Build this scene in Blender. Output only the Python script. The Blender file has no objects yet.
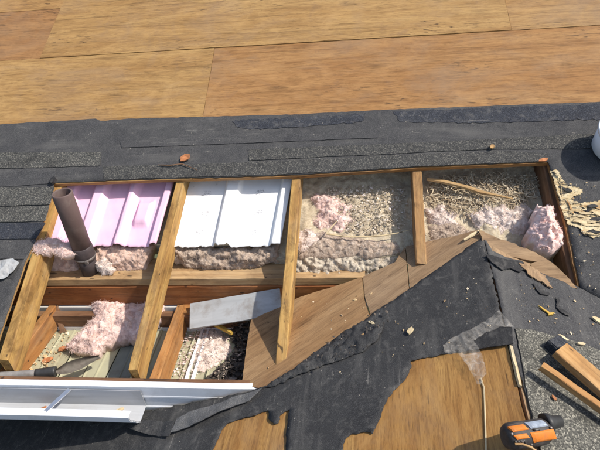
import bpy, bmesh, math, random
import numpy as np
from mathutils import Vector, Matrix, noise
from mathutils.geometry import delaunay_2d_cdt

random.seed(7)
scene = bpy.context.scene
COL = scene.collection

# ------------------------------------------------------------------ camera
CAM_R = Matrix(((0.9929574865, 0.0185169518, 0.1170151804),
                (0.0853335276, 0.5733608555, -0.8148469295),
                (-0.0821804053, 0.8190936771, 0.5677428371)))
CAM_C = Vector((1.2903936, -1.8950824, 1.0686167))
FOC = 523.98                       # focal length in photograph pixels (600 wide)
PITCH = 0.44955393                 # pitch of the main roof
cam_data = bpy.data.cameras.new('camera')
cam = bpy.data.objects.new('camera', cam_data)
COL.objects.link(cam)
cam_data.sensor_width = 36.0
cam_data.lens = FOC / 600 * 36
cam_data.clip_start = 0.02
cam_data.clip_end = 2000
cam.matrix_world = Matrix.Translation(CAM_C) @ CAM_R.to_4x4()
scene.camera = cam

# ------------------------------------------------------------------ sky and sun
SUN = Vector((0.64, -0.07, 0.76)).normalized()
elev = math.asin(SUN.z)
azim = math.atan2(SUN.x, SUN.y)
world = bpy.data.worlds.new('World')
scene.world = world
world.use_nodes = True
wn = world.node_tree
bg = wn.nodes['Background']
sky = wn.nodes.new('ShaderNodeTexSky')
sky.sky_type = 'NISHITA'
sky.sun_disc = False
sky.sun_elevation = elev
sky.sun_rotation = azim
sky.dust_density = 2.0
wn.links.new(sky.outputs[0], bg.inputs[0])
bg.inputs[1].default_value = 0.15
sun_data = bpy.data.lights.new('sun', 'SUN')
sun_data.energy = 4.2
sun_data.angle = math.radians(1.0)
sun_data.color = (1.0, 0.94, 0.86)
sun = bpy.data.objects.new('sun', sun_data)
COL.objects.link(sun)
sun.rotation_euler = SUN.to_track_quat('Z', 'Y').to_euler()
sun.location = (4, 0, 5)

scene.render.engine = 'CYCLES'
scene.render.resolution_x = 1024
scene.render.resolution_y = 768
vs = scene.view_settings
vs.view_transform = 'Standard'
vs.look = 'None'
vs.gamma = 1
vs.exposure = 0.22
vs.use_curve_mapping = False

# ------------------------------------------------------------------ frames
def frame(o, ex, ey):
    ex = Vector(ex).normalized(); ey = Vector(ey)
    ey = (ey - ex * ey.dot(ex)).normalized()
    ez = ex.cross(ey)
    m = Matrix((ex, ey, ez)).transposed().to_4x4()
    return Matrix.Translation(Vector(o)) @ m

def ray(px, py):
    return CAM_R @ Vector(((px - 300) / FOC, -(py - 225) / FOC, -1))

def hit(px, py, F, w=0.0):
    n = F.to_3x3().col[2]
    o = F.translation + n * w
    r = ray(px, py)
    t = (o - CAM_C).dot(n) / r.dot(n)
    return CAM_C + r * t

def loc(px, py, F, w=0.0):
    """photograph point -> local (a, b) on the frame's plane at height w"""
    p = F.inverted() @ hit(px, py, F, w)
    return (p.x, p.y)

def locs(pts, F, w=0.0):
    return [loc(a, b, F, w) for a, b in pts]

cp, sp = math.cos(PITCH), math.sin(PITCH)
MAIN = frame((0, 0, 0), (1, 0, 0), (0, cp, sp))
APEX = MAIN @ Vector((*loc(483, 236, MAIN), 0))
VAL = MAIN @ Vector((*loc(265, 383, MAIN), 0))
G = math.atan2(APEX.z - VAL.z, APEX.x - VAL.x)
RK = 0.055                                                       # the ridge is not quite square to the eave
RDIR = Vector((-RK, -1, 0)).normalized()
GL = frame(APEX, RDIR, APEX - VAL)                                # left slope of the gable
GR = frame(APEX, RDIR, (math.cos(G), 0, -math.sin(G)))            # right slope of the gable
def ridge_x(Y): return APEX.x + RK * (Y - APEX.y)
Z_SOF = -0.54
SOF = frame((0, -0.33, Z_SOF), (1, 0, 0), (0, 1, 0))
SLOPE = frame((0, -0.345, -0.455), (1, 0, 0), (0, 0.31, 0.085))   # fluff leaning from plate to soffit
BATT = frame((0, -0.245, -0.29), (1, 0, 0), (0, 0.055, 0.087))    # cut ends of the batts

# ------------------------------------------------------------------ materials
class NT:
    def __init__(self, name):
        self.m = bpy.data.materials.new(name)
        self.m.use_nodes = True
        self.t = self.m.node_tree
        self.b = self.t.nodes['Principled BSDF']
        self.b.inputs['Specular IOR Level'].default_value = 0.3
    def n(self, kind, **kw):
        nd = self.t.nodes.new(kind)
        for k, v in kw.items():
            setattr(nd, k, v)
        return nd
    def l(self, a, b):
        self.t.links.new(a, b)
    def coords(self, scale=(1, 1, 1), rnd=True, vec=None):
        if vec is None:
            vec = self.n('ShaderNodeTexCoord').outputs['Object']
        mp = self.n('ShaderNodeMapping')
        mp.inputs['Scale'].default_value = scale
        self.l(vec, mp.inputs['Vector'])
        if rnd:
            oi = self.n('ShaderNodeObjectInfo')
            mu = self.n('ShaderNodeMath', operation='MULTIPLY')
            mu.inputs[1].default_value = 37.0
            self.l(oi.outputs['Random'], mu.inputs[0])
            self.l(mu.outputs[0], mp.inputs['Location'])
        return mp.outputs['Vector']
    def noise(self, vec, scale, detail=4, rough=0.55, dist=0.0):
        nd = self.n('ShaderNodeTexNoise')
        nd.inputs['Scale'].default_value = scale
        nd.inputs['Detail'].default_value = detail
        nd.inputs['Roughness'].default_value = rough
        nd.inputs['Distortion'].default_value = dist
        self.l(vec, nd.inputs['Vector'])
        return nd.outputs['Fac']
    def ramp(self, fac, stops, interp='LINEAR'):
        r = self.n('ShaderNodeValToRGB')
        r.color_ramp.interpolation = interp
        el = r.color_ramp.elements
        while len(el) < len(stops):
            el.new(0.5)
        for e, (p, c) in zip(el, stops):
            e.position = p
            e.color = (*c, 1) if len(c) == 3 else c
        self.l(fac, r.inputs[0])
        return r.outputs[0]
    def mask(self, fac, a, b):
        mr = self.n('ShaderNodeMapRange')
        mr.inputs[1].default_value = a
        mr.inputs[2].default_value = b
        self.l(fac, mr.inputs[0])
        return mr.outputs[0]
    def mix(self, fac, a, b, blend='MIX'):
        mx = self.n('ShaderNodeMix', data_type='RGBA', blend_type=blend)
        for sock, v in ((mx.inputs[0], fac), (mx.inputs[6], a), (mx.inputs[7], b)):
            if isinstance(v, (int, float)):
                sock.default_value = v
            elif isinstance(v, tuple):
                sock.default_value = (*v, 1)
            else:
                self.l(v, sock)
        return mx.outputs[2]
    def mul(self, a, b):
        m = self.n('ShaderNodeMath', operation='MULTIPLY')
        for s, v in ((m.inputs[0], a), (m.inputs[1], b)):
            if isinstance(v, (int, float)):
                s.default_value = v
            else:
                self.l(v, s)
        return m.outputs[0]
    def out(self, col, rough=0.85, bump=None, strength=0.3, dist=0.002):
        if isinstance(col, tuple):
            self.b.inputs['Base Color'].default_value = (*col, 1)
        else:
            self.l(col, self.b.inputs['Base Color'])
        if isinstance(rough, (int, float)):
            self.b.inputs['Roughness'].default_value = rough
        else:
            self.l(rough, self.b.inputs['Roughness'])
        if bump is not None:
            bp = self.n('ShaderNodeBump')
            bp.inputs['Strength'].default_value = strength
            bp.inputs['Distance'].default_value = dist
            self.l(bump, bp.inputs['Height'])
            self.l(bp.outputs[0], self.b.inputs['Normal'])
        return self.m

def mat_plywood(name, light, mid, dark, grey=0.35):
    k = NT(name)
    v = k.n('ShaderNodeTexCoord').outputs['Object']
    big = k.noise(k.coords((0.9, 4.0, 4.0), vec=v), 1.6, 4, 0.55, 0.8)
    band = k.noise(k.coords((1.3, 11.0, 11.0), vec=v), 1.0, 7, 0.68, 2.6)
    fine = k.noise(k.coords((7.0, 75.0, 75.0), vec=v), 1.0, 6, 0.75, 1.2)
    hair = k.noise(k.coords((24.0, 240.0, 240.0), vec=v), 1.0, 4, 0.75, 0.6)
    c = k.ramp(big, [(0.30, mid), (0.5, tuple((a + b) / 2 for a, b in zip(light, mid))), (0.66, light)])
    c = k.mix(k.mul(k.mask(band, 0.44, 0.68), 0.62), c, dark)
    c = k.mix(k.mul(k.mask(band, 0.42, 0.28), 0.5), c, tuple(min(1, x * 1.18) for x in light))
    c = k.mix(k.mul(k.mask(fine, 0.48, 0.72), 0.62), c, tuple(x * 0.6 for x in dark))
    c = k.mix(k.mul(k.mask(hair, 0.5, 0.72), 0.6), c, tuple(x * 0.4 for x in dark))
    # short dark checks and pitch flecks along the grain
    fl = k.noise(k.coords((14.0, 110.0, 110.0), vec=v), 1.0, 4, 0.65, 0.6)
    pa = k.noise(k.coords((2.0, 6.0, 6.0), vec=v), 1.0, 3)
    flm = k.mul(k.mask(fl, 0.57, 0.64), k.mask(pa, 0.50, 0.62))
    c = k.mix(k.mul(flm, 0.9), c, (0.045, 0.022, 0.010))
    lg = k.noise(k.coords((1.6, 42.0, 42.0), vec=v), 1.0, 5, 0.7, 0.8)
    c = k.mix(k.mul(k.mask(lg, 0.54, 0.68), 0.6), c, tuple(x * 0.5 for x in dark))
    # knots with a ring of darker grain
    vo = k.n('ShaderNodeTexVoronoi')
    vo.inputs['Scale'].default_value = 1.0
    k.l(k.coords((3.2, 8.0, 8.0), vec=v), vo.inputs['Vector'])
    kn = k.mul(k.mask(vo.outputs['Distance'], 0.20, 0.05), k.mask(fine, 0.3, 0.6))
    c = k.mix(k.mul(kn, 0.7), c, tuple(x * 0.4 for x in dark))
    # weathering and smudged dirt
    du = k.noise(k.coords((2.2, 3.5, 3.5), vec=v), 1.0, 7, 0.68, 0.6)
    c = k.mix(k.mul(k.mask(du, 0.48, 0.68), grey), c, (0.25, 0.17, 0.105))
    wp = k.noise(k.coords((5, 8, 8), vec=v), 1.0, 8, 0.75, 1.0)
    c = k.mix(k.mul(k.mask(wp, 0.5, 0.7), 0.4), c, tuple(min(1, x * 1.18 + 0.01) for x in light))
    dd = k.noise(k.coords((7, 10, 10), vec=v), 1.0, 8, 0.78, 0.8)
    c = k.mix(k.mul(k.mask(dd, 0.56, 0.70), grey * 0.9), c, (0.17, 0.10, 0.06))
    return k.out(c, 0.78, fine, 0.45, 0.0018)

def mat_timber(name, light, mid, dark, stain=0.6):
    k = NT(name)
    v = k.n('ShaderNodeTexCoord').outputs['Object']
    fine = k.noise(k.coords((4.0, 110.0, 110.0), vec=v), 1.0, 5, 0.6, 0.3)
    big = k.noise(k.coords((3.0, 22.0, 22.0), vec=v), 1.0, 4, 0.6, 0.8)
    c = k.ramp(big, [(0.3, dark), (0.48, mid), (0.7, light)])
    c = k.mix(k.mul(k.mask(fine, 0.5, 0.75), 0.6), c, tuple(x * 0.5 for x in dark))
    st = k.noise(k.coords((7.0, 14.0, 14.0), vec=v), 1.0, 7, 0.75, 0.5)
    c = k.mix(k.mul(k.mask(st, 0.47, 0.66), stain), c, tuple(x * 0.42 for x in dark))
    gy = k.noise(k.coords((3.0, 9.0, 9.0), vec=v), 1.0, 5, 0.7)
    c = k.mix(k.mul(k.mask(gy, 0.5, 0.7), stain * 0.6), c, (0.26, 0.19, 0.13))
    kn = k.noise(k.coords((26.0, 60.0, 60.0), vec=v), 1.0, 1, 0.5)
    c = k.mix(k.mul(k.mask(kn, 0.72, 0.77), 0.8), c, (0.03, 0.018, 0.012))
    return k.out(c, 0.8, fine, 0.5, 0.002)

def mat_felt(name, a, b, speck=0.35, grain=420.0, bump=0.5, dust=(0.20, 0.19, 0.17), dustamt=0.35):
    k = NT(name)
    v = k.n('ShaderNodeTexCoord').outputs['Object']
    gr = k.noise(k.coords((1, 1, 1), vec=v), grain, 2, 0.7)
    md = k.noise(k.coords((1, 1, 1), vec=v), 9.0, 5, 0.65, 0.3)
    st = k.noise(k.coords((2.5, 14, 14), vec=v), 1.0, 5, 0.6, 0.5)
    c = k.mix(k.mask(md, 0.32, 0.68), a, b)
    c = k.mix(k.mul(k.mask(gr, 0.5, 0.72), speck), c, tuple(x * 3.2 + 0.02 for x in b))
    c = k.mix(k.mul(k.mask(gr, 0.46, 0.3), 0.55), c, tuple(x * 0.35 for x in a))
    c = k.mix(k.mul(k.mask(st, 0.52, 0.75), dustamt), c, dust)
    sc = k.noise(k.coords((5, 130, 130), vec=v), 1.0, 2, 0.5, 1.5)
    c = k.mix(k.mul(k.mul(k.mask(sc, 0.66, 0.72), k.mask(md, 0.48, 0.6)), 0.5), c, (0.3, 0.28, 0.25))
    bl = k.noise(k.coords((1, 1, 1), vec=v), 30.0, 6, 0.75, 0.5)
    c = k.mix(k.mul(k.mask(bl, 0.52, 0.7), 0.35), c, dust)
    vo = k.n('ShaderNodeTexVoronoi')
    vo.inputs['Scale'].default_value = 55.0
    k.l(k.coords((1, 1, 1), vec=v), vo.inputs['Vector'])
    wh = k.mul(k.mask(vo.outputs['Distance'], 0.13, 0.09), k.mask(md, 0.5, 0.62))
    c = k.mix(k.mul(wh, 0.6), c, (0.42, 0.38, 0.31))
    return k.out(c, 0.88, gr, bump, 0.0022)

def mat_shingle(name, cols, scale=330.0):
    k = NT(name)
    v = k.n('ShaderNodeTexCoord').outputs['Object']
    vo = k.n('ShaderNodeTexVoronoi')
    vo.inputs['Scale'].default_value = scale
    k.l(k.coords((1, 1, 1), vec=v), vo.inputs['Vector'])
    sp_ = k.n('ShaderNodeSeparateColor')
    k.l(vo.outputs['Color'], sp_.inputs[0])
    c = k.ramp(sp_.outputs[0], [(0.0, cols[0]), (0.45, cols[1]), (0.8, cols[2]), (1.0, cols[3])])
    md = k.noise(k.coords((1, 1, 1), vec=v), 14.0, 5, 0.7)
    c = k.mix(k.mul(k.mask(md, 0.5, 0.7), 0.6), c, tuple(x * 0.5 for x in cols[0]))
    st = k.noise(k.coords((1, 1, 1), vec=v), 70.0, 4, 0.7)
    c = k.mix(k.mul(k.mask(st, 0.55, 0.7), 0.5), c, cols[0])
    return k.out(c, 0.92, sp_.outputs[0], 0.6, 0.002)

def mat_fluff(name, cols, dirt=(0.16, 0.11, 0.09), dirtamt=0.5, scale=60.0):
    k = NT(name)
    v = k.n('ShaderNodeTexCoord').outputs['Object']
    a = k.noise(k.coords((1, 1, 1), vec=v), scale, 6, 0.7, 0.8)
    b = k.noise(k.coords((1, 1, 1), vec=v), scale * 0.28, 4, 0.6, 0.5)
    f = k.noise(k.coords((1, 1, 1), vec=v), scale * 7, 3, 0.7)
    c = k.ramp(a, [(0.3, cols[0]), (0.5, cols[1]), (0.68, cols[2])])
    c = k.mix(k.mul(k.mask(b, 0.48, 0.68), dirtamt), c, dirt)
    c = k.mix(k.mul(k.mask(f, 0.55, 0.75), 0.35), c, tuple(min(1, x * 1.15 + 0.05) for x in cols[2]))
    g = k.n('ShaderNodeNewGeometry')
    k.b.inputs['Sheen Weight'].default_value = 0.25
    c = k.mix(k.mul(k.mask(g.outputs['Random Per Island'], 0.35, 1.0), 0.35), c, tuple(min(1, x * 1.1 + 0.06) for x in cols[2]))
    return k.out(c, 1.0, f, 0.5, 0.003)

def mat_island(name, stops, rough=0.9):
    k = NT(name)
    g = k.n('ShaderNodeNewGeometry')
    c = k.ramp(g.outputs['Random Per Island'], stops, 'LINEAR')
    v = k.n('ShaderNodeTexCoord').outputs['Object']
    f = k.noise(v, 300.0, 3, 0.7)
    c = k.mix(k.mul(k.mask(f, 0.5, 0.8), 0.35), c, (0.1, 0.07, 0.05))
    return k.out(c, rough)

def mat_plain(name, col, rough=0.5, metal=0.0, var=0.15, scale=25.0, stretch=(1, 1, 1), dirt=None, dirtamt=0.4, bump=0.0):
    k = NT(name)
    v = k.n('ShaderNodeTexCoord').outputs['Object']
    a = k.noise(k.coords(stretch, vec=v), scale, 5, 0.6)
    c = k.mix(k.mask(a, 0.3, 0.7), tuple(x * (1 - var) for x in col), tuple(min(1, x * (1 + var)) for x in col))
    if dirt:
        d = k.noise(k.coords((1, 1, 1), vec=v), scale * 0.6, 6, 0.7, 0.4)
        c = k.mix(k.mul(k.mask(d, 0.5, 0.7), dirtamt), c, dirt)
    k.b.inputs['Metallic'].default_value = metal
    return k.out(c, rough, a if bump else None, bump, 0.002)

M = {}
M['ply_light'] = mat_plywood('plywood_tan', (0.40, 0.24, 0.092), (0.34, 0.185, 0.062), (0.21, 0.10, 0.032), 0.5)
M['ply_orange'] = mat_plywood('plywood_orange', (0.37, 0.205, 0.078), (0.305, 0.15, 0.05), (0.19, 0.082, 0.025), 0.5)
M['ply_cream'] = mat_plywood('plywood_straw', (0.405, 0.25, 0.095), (0.345, 0.195, 0.067), (0.22, 0.112, 0.036), 0.5)
M['ply_red'] = mat_plywood('plywood_red_brown', (0.35, 0.19, 0.075), (0.285, 0.14, 0.05), (0.19, 0.085, 0.03), 0.45)
M['ply_old'] = mat_plywood('plywood_weathered', (0.37, 0.25, 0.14), (0.31, 0.195, 0.10), (0.20, 0.115, 0.06), 0.55)
M['ply_strip'] = mat_plywood('plywood_strip_brown', (0.39, 0.245, 0.12), (0.32, 0.185, 0.082), (0.21, 0.105, 0.045), 0.55)
M['ply_gable'] = mat_plywood('plywood_amber', (0.43, 0.245, 0.078), (0.35, 0.175, 0.048), (0.21, 0.085, 0.022), 0.4)
M['deck_edge'] = mat_timber('deck_board', (0.42, 0.27, 0.13), (0.34, 0.19, 0.08), (0.2, 0.1, 0.04))
M['rafter'] = mat_timber('rafter_timber', (0.50, 0.325, 0.115), (0.42, 0.245, 0.075), (0.27, 0.14, 0.045), 0.8)
M['rafter_dark'] = mat_timber('rafter_timber_brown', (0.42, 0.26, 0.11), (0.33, 0.18, 0.07), (0.2, 0.1, 0.04), 0.6)
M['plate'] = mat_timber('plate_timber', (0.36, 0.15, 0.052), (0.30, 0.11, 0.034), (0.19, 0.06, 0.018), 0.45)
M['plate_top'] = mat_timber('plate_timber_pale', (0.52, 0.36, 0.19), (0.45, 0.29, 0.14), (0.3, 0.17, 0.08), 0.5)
M['lookout'] = mat_timber('lookout_timber', (0.46, 0.245, 0.09), (0.38, 0.175, 0.055), (0.24, 0.10, 0.03), 0.6)
M['ledger'] = mat_timber('ledger_timber', (0.26, 0.15, 0.08), (0.18, 0.09, 0.045), (0.1, 0.05, 0.025), 0.5)
M['board'] = mat_timber('new_board_timber', (0.52, 0.32, 0.14), (0.43, 0.24, 0.09), (0.30, 0.145, 0.05), 0.45)
M['splinter'] = mat_timber('splinter_timber', (0.55, 0.38, 0.19), (0.45, 0.28, 0.12), (0.28, 0.15, 0.06), 0.3)
M['pale_wood'] = mat_timber('pale_wood', (0.68, 0.58, 0.38), (0.62, 0.50, 0.30), (0.45, 0.33, 0.18), 0.25)
M['facing'] = mat_timber('torn_facing_tan', (0.66, 0.56, 0.36), (0.58, 0.46, 0.27), (0.36, 0.25, 0.12), 0.6)
def mat_facing():
    k = NT('torn_facing_base')
    v = k.n('ShaderNodeTexCoord').outputs['Object']
    a = k.noise(k.coords((14, 40, 40), vec=v), 1.0, 6, 0.7, 0.8)
    b = k.noise(k.coords((22, 55, 55), vec=v), 1.0, 5, 0.65, 1.0)
    c = k.ramp(a, [(0.32, (0.34, 0.22, 0.10)), (0.5, (0.52, 0.41, 0.23)), (0.66, (0.66, 0.57, 0.38))])
    c = k.mix(k.mul(k.mask(b, 0.53, 0.60), 0.92), c, (0.035, 0.033, 0.032))
    return k.out(c, 0.85, a, 0.6, 0.003)
M['facing_base'] = mat_facing()
M['yellow_wood'] = mat_timber('yellow_wood', (0.60, 0.42, 0.10), (0.52, 0.33, 0.06), (0.35, 0.2, 0.04), 0.2)
M['felt'] = mat_felt('roofing_felt', (0.026, 0.026, 0.027), (0.041, 0.041, 0.041), 0.4)
M['felt_main'] = mat_felt('roofing_felt_worn', (0.034, 0.034, 0.036), (0.058, 0.057, 0.056), 0.5, dust=(0.13, 0.125, 0.115), dustamt=0.5)
M['felt_blue'] = mat_felt('fresh_membrane', (0.017, 0.019, 0.026), (0.031, 0.034, 0.041), 0.6, 300.0, dustamt=0.15)
M['felt_gap_black'] = mat_felt('black_membrane_and_gap', (0.020, 0.020, 0.021), (0.032, 0.031, 0.031), 0.2, 380.0, dustamt=0.2)  # also colours the black sheet standing in for a shadowed gap
M['felt_scrap'] = mat_felt('grey_felt_scrap', (0.075, 0.075, 0.075), (0.11, 0.11, 0.108), 0.4)
M['shingle'] = mat_shingle('granule_shingle', [(0.032, 0.032, 0.031), (0.065, 0.065, 0.060), (0.11, 0.107, 0.094), (0.23, 0.215, 0.18)])
M['shingle_dark'] = mat_shingle('granule_shingle_dark', [(0.03, 0.03, 0.03), (0.052, 0.052, 0.05), (0.085, 0.083, 0.075), (0.17, 0.16, 0.135)])
M['shingle_gable'] = mat_shingle('granule_shingle_olive', [(0.045, 0.044, 0.038), (0.095, 0.092, 0.078), (0.165, 0.157, 0.13), (0.33, 0.31, 0.25)], 300.0)
M['pink'] = mat_fluff('pink_glass_wool', ((0.66, 0.44, 0.36), (0.79, 0.58, 0.51), (0.87, 0.72, 0.66)), (0.44, 0.29, 0.21), 0.55, 60)
M['pink_bright'] = mat_fluff('bright_pink_glass_wool', ((0.78, 0.47, 0.39), (0.87, 0.60, 0.53), (0.91, 0.76, 0.70)), (0.58, 0.33, 0.25), 0.4, 50)
M['pink_pale'] = mat_fluff('pale_pink_glass_wool', ((0.56, 0.44, 0.36), (0.72, 0.60, 0.52), (0.85, 0.75, 0.68)), (0.34, 0.25, 0.18), 0.6, 60)
M['brown_wool'] = mat_fluff('dirty_brown_wool', ((0.26, 0.185, 0.13), (0.43, 0.33, 0.25), (0.62, 0.52, 0.42)), (0.16, 0.105, 0.075), 0.55, 80)
M['grey_wool'] = mat_fluff('dirty_grey_wool', ((0.31, 0.24, 0.165), (0.46, 0.385, 0.285), (0.62, 0.55, 0.44)), (0.21, 0.15, 0.105), 0.5, 110)
M['rose_wool'] = mat_fluff('dirty_rose_wool', ((0.52, 0.34, 0.25), (0.66, 0.46, 0.36), (0.77, 0.60, 0.50)), (0.33, 0.21, 0.145), 0.45, 80)
M['fill'] = mat_fluff('tan_loose_fill', ((0.36, 0.28, 0.17), (0.52, 0.43, 0.29), (0.66, 0.58, 0.43)), (0.26, 0.19, 0.125), 0.55, 90)
M['fill_chips'] = mat_island('cream_chips', [(0.0, (0.30, 0.23, 0.155)), (0.5, (0.48, 0.40, 0.29)), (0.8, (0.62, 0.54, 0.42)), (1.0, (0.78, 0.68, 0.61))])
M['pink_chips'] = mat_island('pink_white_chips', [(0.0, (0.40, 0.28, 0.23)), (0.4, (0.66, 0.52, 0.46)), (0.8, (0.78, 0.67, 0.61)), (1.0, (0.82, 0.76, 0.70))])
M['dark_chips'] = mat_island('dark_grit', [(0.0, (0.03, 0.027, 0.024)), (0.6, (0.075, 0.065, 0.055)), (0.88, (0.2, 0.155, 0.115)), (1.0, (0.6, 0.5, 0.42))])
M['wood_chips'] = mat_island('wood_crumbs', [(0.0, (0.3, 0.2, 0.1)), (0.5, (0.58, 0.42, 0.22)), (1.0, (0.78, 0.68, 0.5))])
M['strand'] = mat_island('cream_strands', [(0.0, (0.24, 0.17, 0.10)), (0.5, (0.44, 0.35, 0.23)), (1.0, (0.64, 0.55, 0.40))])
M['foam_pink'] = mat_plain('pink_foam', (0.80, 0.52, 0.65), 0.6, 0, 0.06, 14, dirt=(0.60, 0.42, 0.48), dirtamt=0.4)
M['pipe'] = mat_plain('brown_plastic_pipe', (0.115, 0.078, 0.070), 0.6, 0, 0.14, 18, (1, 1, 0.3), dirt=(0.19, 0.15, 0.13), dirtamt=0.6)
M['pipe_dark'] = mat_plain('dark_pipe', (0.055, 0.042, 0.042), 0.6, 0, 0.25, 30, dirt=(0.12, 0.09, 0.08))
M['steel'] = mat_plain('clamp_steel', (0.20, 0.175, 0.16), 0.55, 0.5, 0.2, 60)
M['white_metal'] = mat_plain('white_painted_metal', (0.78, 0.80, 0.82), 0.4, 0, 0.04, 8, (0.3, 4, 4), dirt=(0.46, 0.44, 0.40), dirtamt=0.45)
M['grey_metal'] = mat_plain('grey_gutter_inside', (0.46, 0.47, 0.48), 0.5, 0, 0.12, 7, (0.5, 6, 6), dirt=(0.34, 0.32, 0.29), dirtamt=0.5)
M['alu'] = mat_plain('bare_aluminium', (0.72, 0.73, 0.75), 0.3, 0.85, 0.1, 40)
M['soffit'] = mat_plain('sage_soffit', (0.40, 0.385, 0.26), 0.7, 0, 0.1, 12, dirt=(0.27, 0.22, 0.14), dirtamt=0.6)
M['soffit_shaded'] = mat_plain('teal_grey_shaded_soffit', (0.20, 0.22, 0.19), 0.7, 0, 0.12, 12, dirt=(0.13, 0.11, 0.09), dirtamt=0.6)  # rafter shadow put into the panel colour
M['grey_board'] = mat_plain('grey_painted_board', (0.40, 0.41, 0.41), 0.7, 0, 0.1, 10, (0.5, 5, 5), dirt=(0.22, 0.18, 0.14), dirtamt=0.8)
M['tool_grey'] = mat_plain('worn_tool_handle', (0.26, 0.25, 0.24), 0.6, 0.0, 0.2, 30, dirt=(0.14, 0.11, 0.085), dirtamt=0.6)
M['tool_blade'] = mat_plain('rusty_tool_blade', (0.13, 0.115, 0.095), 0.75, 0.0, 0.3, 40, dirt=(0.07, 0.05, 0.04), dirtamt=0.6)
M['tool_dark'] = mat_plain('dark_tool_steel', (0.05, 0.05, 0.05), 0.5, 0.4, 0.3, 30)
M['orange_plastic'] = mat_plain('orange_plastic', (0.62, 0.18, 0.02), 0.55, 0, 0.12, 60, dirt=(0.30, 0.14, 0.06), dirtamt=0.6)
M['black_plastic'] = mat_plain('black_rubber', (0.05, 0.045, 0.043), 0.6, 0, 0.3, 60, dirt=(0.16, 0.13, 0.11), dirtamt=0.7)
M['clip_grey'] = mat_plain('blue_grey_clip', (0.30, 0.34, 0.40), 0.5, 0.2, 0.25, 90, dirt=(0.2, 0.18, 0.16))
M['bucket'] = mat_plain('white_plastic', (0.80, 0.81, 0.83), 0.4, 0, 0.03, 12)
M['wall'] = mat_plain('pale_siding', (0.55, 0.54, 0.50), 0.8, 0, 0.06, 4)
M['ground'] = mat_plain('grass_soil', (0.09, 0.10, 0.05), 0.95, 0, 0.3, 3)
M['brick_red'] = mat_plain('rusty_shard', (0.42, 0.17, 0.07), 0.8, 0, 0.25, 60)

def mat_white_foam():
    k = NT('white_foam')
    v = k.n('ShaderNodeTexCoord').outputs['Object']
    a = k.noise(k.coords((1, 1, 1), vec=v), 16, 4)
    c = k.mix(k.mask(a, 0.3, 0.7), (0.80, 0.80, 0.78), (0.88, 0.88, 0.86))
    # faint grey stamped print, three rows on each flat face
    sx = k.n('ShaderNodeSeparateXYZ'); k.l(v, sx.inputs[0])
    x, y = sx.outputs[0], sx.outputs[1]
    def near(s, c0, r):
        m = k.n('ShaderNodeMath', operation='SUBTRACT'); k.l(s, m.inputs[0]); m.inputs[1].default_value = c0
        ab = k.n('ShaderNodeMath', operation='ABSOLUTE'); k.l(m.outputs[0], ab.inputs[0])
        return k.mask(ab.outputs[0], r, r * 0.7)
    tot = None
    for (px, py) in PRINTS:
        q = k.mul(near(x, px, 0.024), near(y, py, 0.016))
        if tot is None:
            tot = q
        else:
            ad = k.n('ShaderNodeMath', operation='MAXIMUM'); k.l(tot, ad.inputs[0]); k.l(q, ad.inputs[1]); tot = ad.outputs[0]
    gl = k.noise(v, 95, 2, 0.5, 1.5)
    c = k.mix(k.mul(k.mul(tot, k.mask(gl, 0.53, 0.58)), 0.62), c, (0.25, 0.24, 0.25))
    sm = k.noise(k.coords((1, 1, 1), vec=v), 38, 3, 0.6)
    c = k.mix(k.mul(k.mask(sm, 0.68, 0.74), 0.4), c, (0.4, 0.37, 0.35))
    return k.out(c, 0.6)
def mat_film():
    k = NT('clear_film')
    k.b.inputs['Base Color'].default_value = (0.72, 0.66, 0.56, 1)
    k.b.inputs['Roughness'].default_value = 0.35
    k.b.inputs['Specular IOR Level'].default_value = 0.6
    v = k.n('ShaderNodeTexCoord').outputs['Object']
    f = k.noise(v, 38, 5, 0.65, 1.0)
    k.l(k.ramp(f, [(0.35, (0.03,) * 3), (0.58, (0.15,) * 3), (0.75, (0.45,) * 3)]), k.b.inputs['Alpha'])
    return k.m
M['film'] = mat_film()

# ------------------------------------------------------------------ object helpers
WM = {}
def link(o, M4, parent=None):
    COL.objects.link(o)
    WM[o.name] = M4.copy()
    if parent is not None:
        o.parent = parent
        o.matrix_local = WM[parent.name].inverted() @ M4
    else:
        o.matrix_world = M4
    return o

def root(name, M4, label, cat, group=None):
    o = bpy.data.objects.new(name, None)
    o.empty_display_size = 0.05
    link(o, M4)
    return tag(o, label, cat, group)

def tag(o, label=None, cat=None, group=None, kind=None):
    if label: o['label'] = label
    if cat: o['category'] = cat
    if group: o['group'] = group
    if kind: o['kind'] = kind
    return o

def mesh_obj(name, verts, faces, mat, M4, parent=None, smooth=False, recentre=True, mats=None, fmat=None):
    verts = [Vector(v) for v in verts]
    if recentre:
        n = len(verts)
        c = Vector((sum(v.x for v in verts) / n, sum(v.y for v in verts) / n, min(v.z for v in verts)))
        verts = [v - c for v in verts]
        M4 = M4 @ Matrix.Translation(c)
    me = bpy.data.meshes.new(name)
    me.from_pydata([tuple(v) for v in verts], [], faces)
    for m in (mats or [mat]):
        me.materials.append(m if not isinstance(m, str) else M[m])
    if fmat is not None:
        me.polygons.foreach_set('material_index', fmat)
    bm = bmesh.new(); bm.from_mesh(me)
    bmesh.ops.recalc_face_normals(bm, faces=bm.faces)
    bm.to_mesh(me); bm.free()
    if smooth:
        me.polygons.foreach_set('use_smooth', [True] * len(me.polygons))
    me.update()
    o = bpy.data.objects.new(name, me)
    return link(o, M4, parent)

def fbm(x, y, z=0.0, oct=4):
    s, a = 0.0, 1.0
    for i in range(oct):
        s += a * noise.noise(Vector((x, y, z)))
        x *= 2.03; y *= 2.03; z = z * 2.03 + 7.1; a *= 0.5
    return s

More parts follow.
